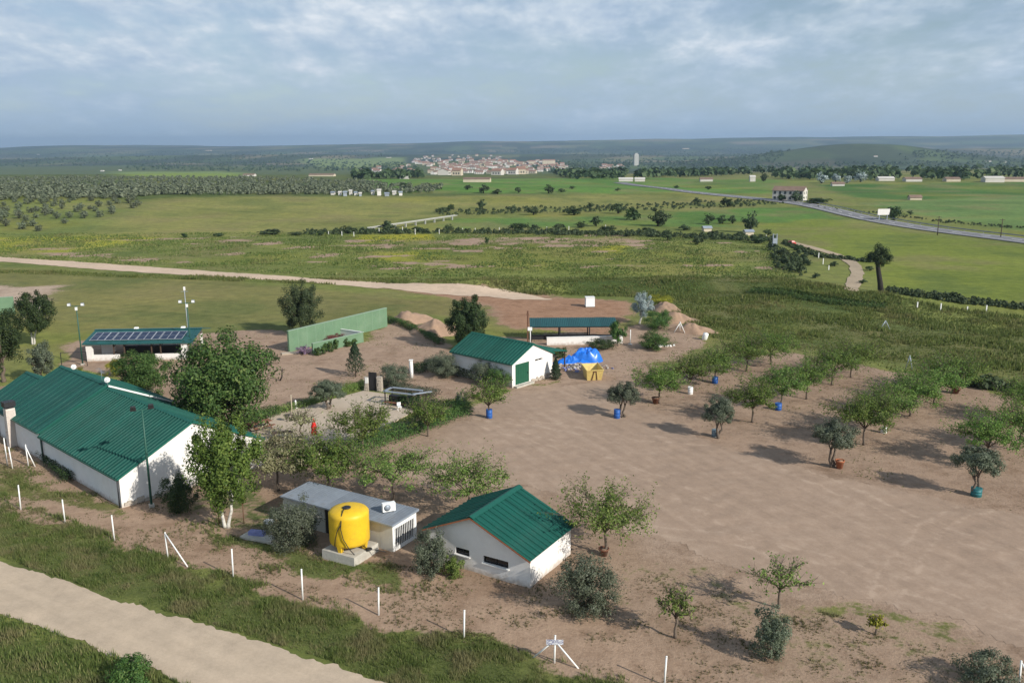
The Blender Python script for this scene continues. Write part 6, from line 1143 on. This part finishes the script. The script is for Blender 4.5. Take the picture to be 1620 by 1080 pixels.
g_ = thing('guard_rail', 'dark guard rail along the far side of the road', 'guard rail', (*hw[4], gz(*hw[4]))); ge = offset(hw, -6.0)[0]; ge = ge if ge[4][1] > hw[4][1] else offset(hw, 6.0)[0]; b0_ = np.array([*hw[4], gz(*hw[4])])
rl = MB()
for i in range(2, 30):
    a_, c_ = ge[i], ge[i + 1]; rl.beam((*(a_ - b0_[:2]), gz(*a_) + .8 - b0_[2]), (*(c_ - b0_[:2]), gz(*c_) + .8 - b0_[2]), .08, .35)
    obj('post', MB().box((a_[0] - b0_[0], a_[1] - b0_[1], gz(*a_) + .45 - b0_[2]), (.15, .15, .9)), g_, mats='guard_metal')
obj('rail', rl, g_, mats='guard_metal')
car = thing('parked_car', 'small red car at the far end of the farm track', 'car', at(1252, 386), 1.9); car.scale = (.7, .7, .7); obj('body', MB().box((0, 0, .55), (4.0, 1.7, .6), taper=.95).box((-.2, 0, 1.1), (2.2, 1.5, .55), taper=.8), car, mats='car_red'); obj('windscreen', MB().box((.95, 0, 1.08), (.06, 1.3, .4)), car, mats='white_plastic')
for x, y in ((-1.2, -.8), (1.2, -.8), (-1.2, .8), (1.2, .8)): w_ = obj('wheel', MB().lathe([(.1, -.1), (.32, -.1), (.32, .1), (.1, .1)], 14), car, (x, y, .32), 0, 'black_rubber'); w_.rotation_euler = (PI / 2, 0, 0)
for i, (x, y, lb) in enumerate(((1184, 372, 'small white kiosk in the scrub near the transformer'), (1118, 366, 'small grey hut among the trees of the meadow'))): far_house('scrub_hut', lb, 'hut', at(x, y), .1, 2.6, 2.2, 1.3, 1.7, 'wall_cream', 'zinc')

# ================================================================== grass
grass('verge_grass', 'tall green grass along the dirt road', [(-330, 715), (0, 778), (130, 828), (260, 878), (480, 940), (600, 970), (760, 1010), (880, 1042), (1160, 1115), (640, 1125), (540, 1050), (330, 985), (150, 933), (0, 880), (-330, 790)], 42000, .10, .52, .035, 5, 'grass_blade', 1, True, .65, 1 / 1.4, -.06)
grass('corner_grass', 'tall grass in the near left corner', [(-330, 890), (0, 972), (130, 1012), (300, 1080), (380, 1140), (-330, 1140)], 7000, .2, .6, .05, 5, 'grass_blade', 2, True, .5, 1 / 1.4, .3)
grass('soil_weeds', 'sparse weeds on the soil strip and near lot edge', [(-300, 640), (30, 700), (330, 830), (640, 895), (980, 890), (1300, 965), (1700, 1080), (1700, 1150), (1100, 1110), (700, 1010), (260, 893), (-300, 735)], 52000, .04, .20, .028, 6, 'weed_blade', 3, True, .9, 1 / 1.5, -.06)
grass('yard_weeds', 'low dry weeds on the yard soil', [(100, 545), (440, 523), (620, 505), (800, 525), (1060, 500), (1230, 556), (1600, 615), (1700, 830), (1310, 745), (1000, 640), (690, 640), (430, 660), (230, 600)], 34000, .04, .20, .05, 4, 'weed_blade', 4, True, .9, 1 / 4, -.05)
grass('plot_grass', 'patches of short grass around the cabin and tank', [(-100, 680), (60, 720), (200, 790), (330, 815), (520, 850), (660, 900), (760, 935), (640, 945), (480, 915), (330, 880), (150, 815), (-100, 730)], 16000, .06, .34, .035, 5, 'grass_blade', 9, True, .6, 1 / 1.5, -.12)
grass('meadow_grass', 'rough meadow grass beyond the yard', [(-200, 420), (400, 440), (700, 440), (900, 440), (1250, 438), (1420, 468), (1900, 530), (1900, 650), (1540, 612), (1240, 550), (1130, 535), (1000, 470), (840, 466), (700, 450), (400, 446), (-200, 425)], 46000, .18, .8, .14, 4, 'grass_meadow', 5, True, .5, 1 / 5, 0)
grass('far_meadow_grass', 'rough grass and scrub of the meadow beyond the sandy path', [(-200, 372), (400, 368), (1000, 366), (1230, 384), (1260, 440), (900, 440), (500, 436), (-200, 395)], 42000, .12, .6, .22, 4, 'grass_meadow', 6, True, .6, 1 / 7, 0)

# ================================================================== air
m = bpy.data.materials.new('haze'); m.use_nodes = True; t = m.node_tree; t.nodes.clear(); pvn = t.nodes.new('ShaderNodeVolumePrincipled'); pvn.inputs['Color'].default_value = (.50, .69, .92, 1); pvn.inputs['Density'].default_value = 9.0e-5; pvn.inputs['Anisotropy'].default_value = .25
mo = t.nodes.new('ShaderNodeOutputMaterial'); L(t, pvn.outputs[0], mo.inputs['Volume']); MATS['haze'] = m
tag(obj('haze', MB().box((0, 6400, 60), (19400, 14400, 230)), mats='haze'), 'thin blue air over the plain', kind='stuff')
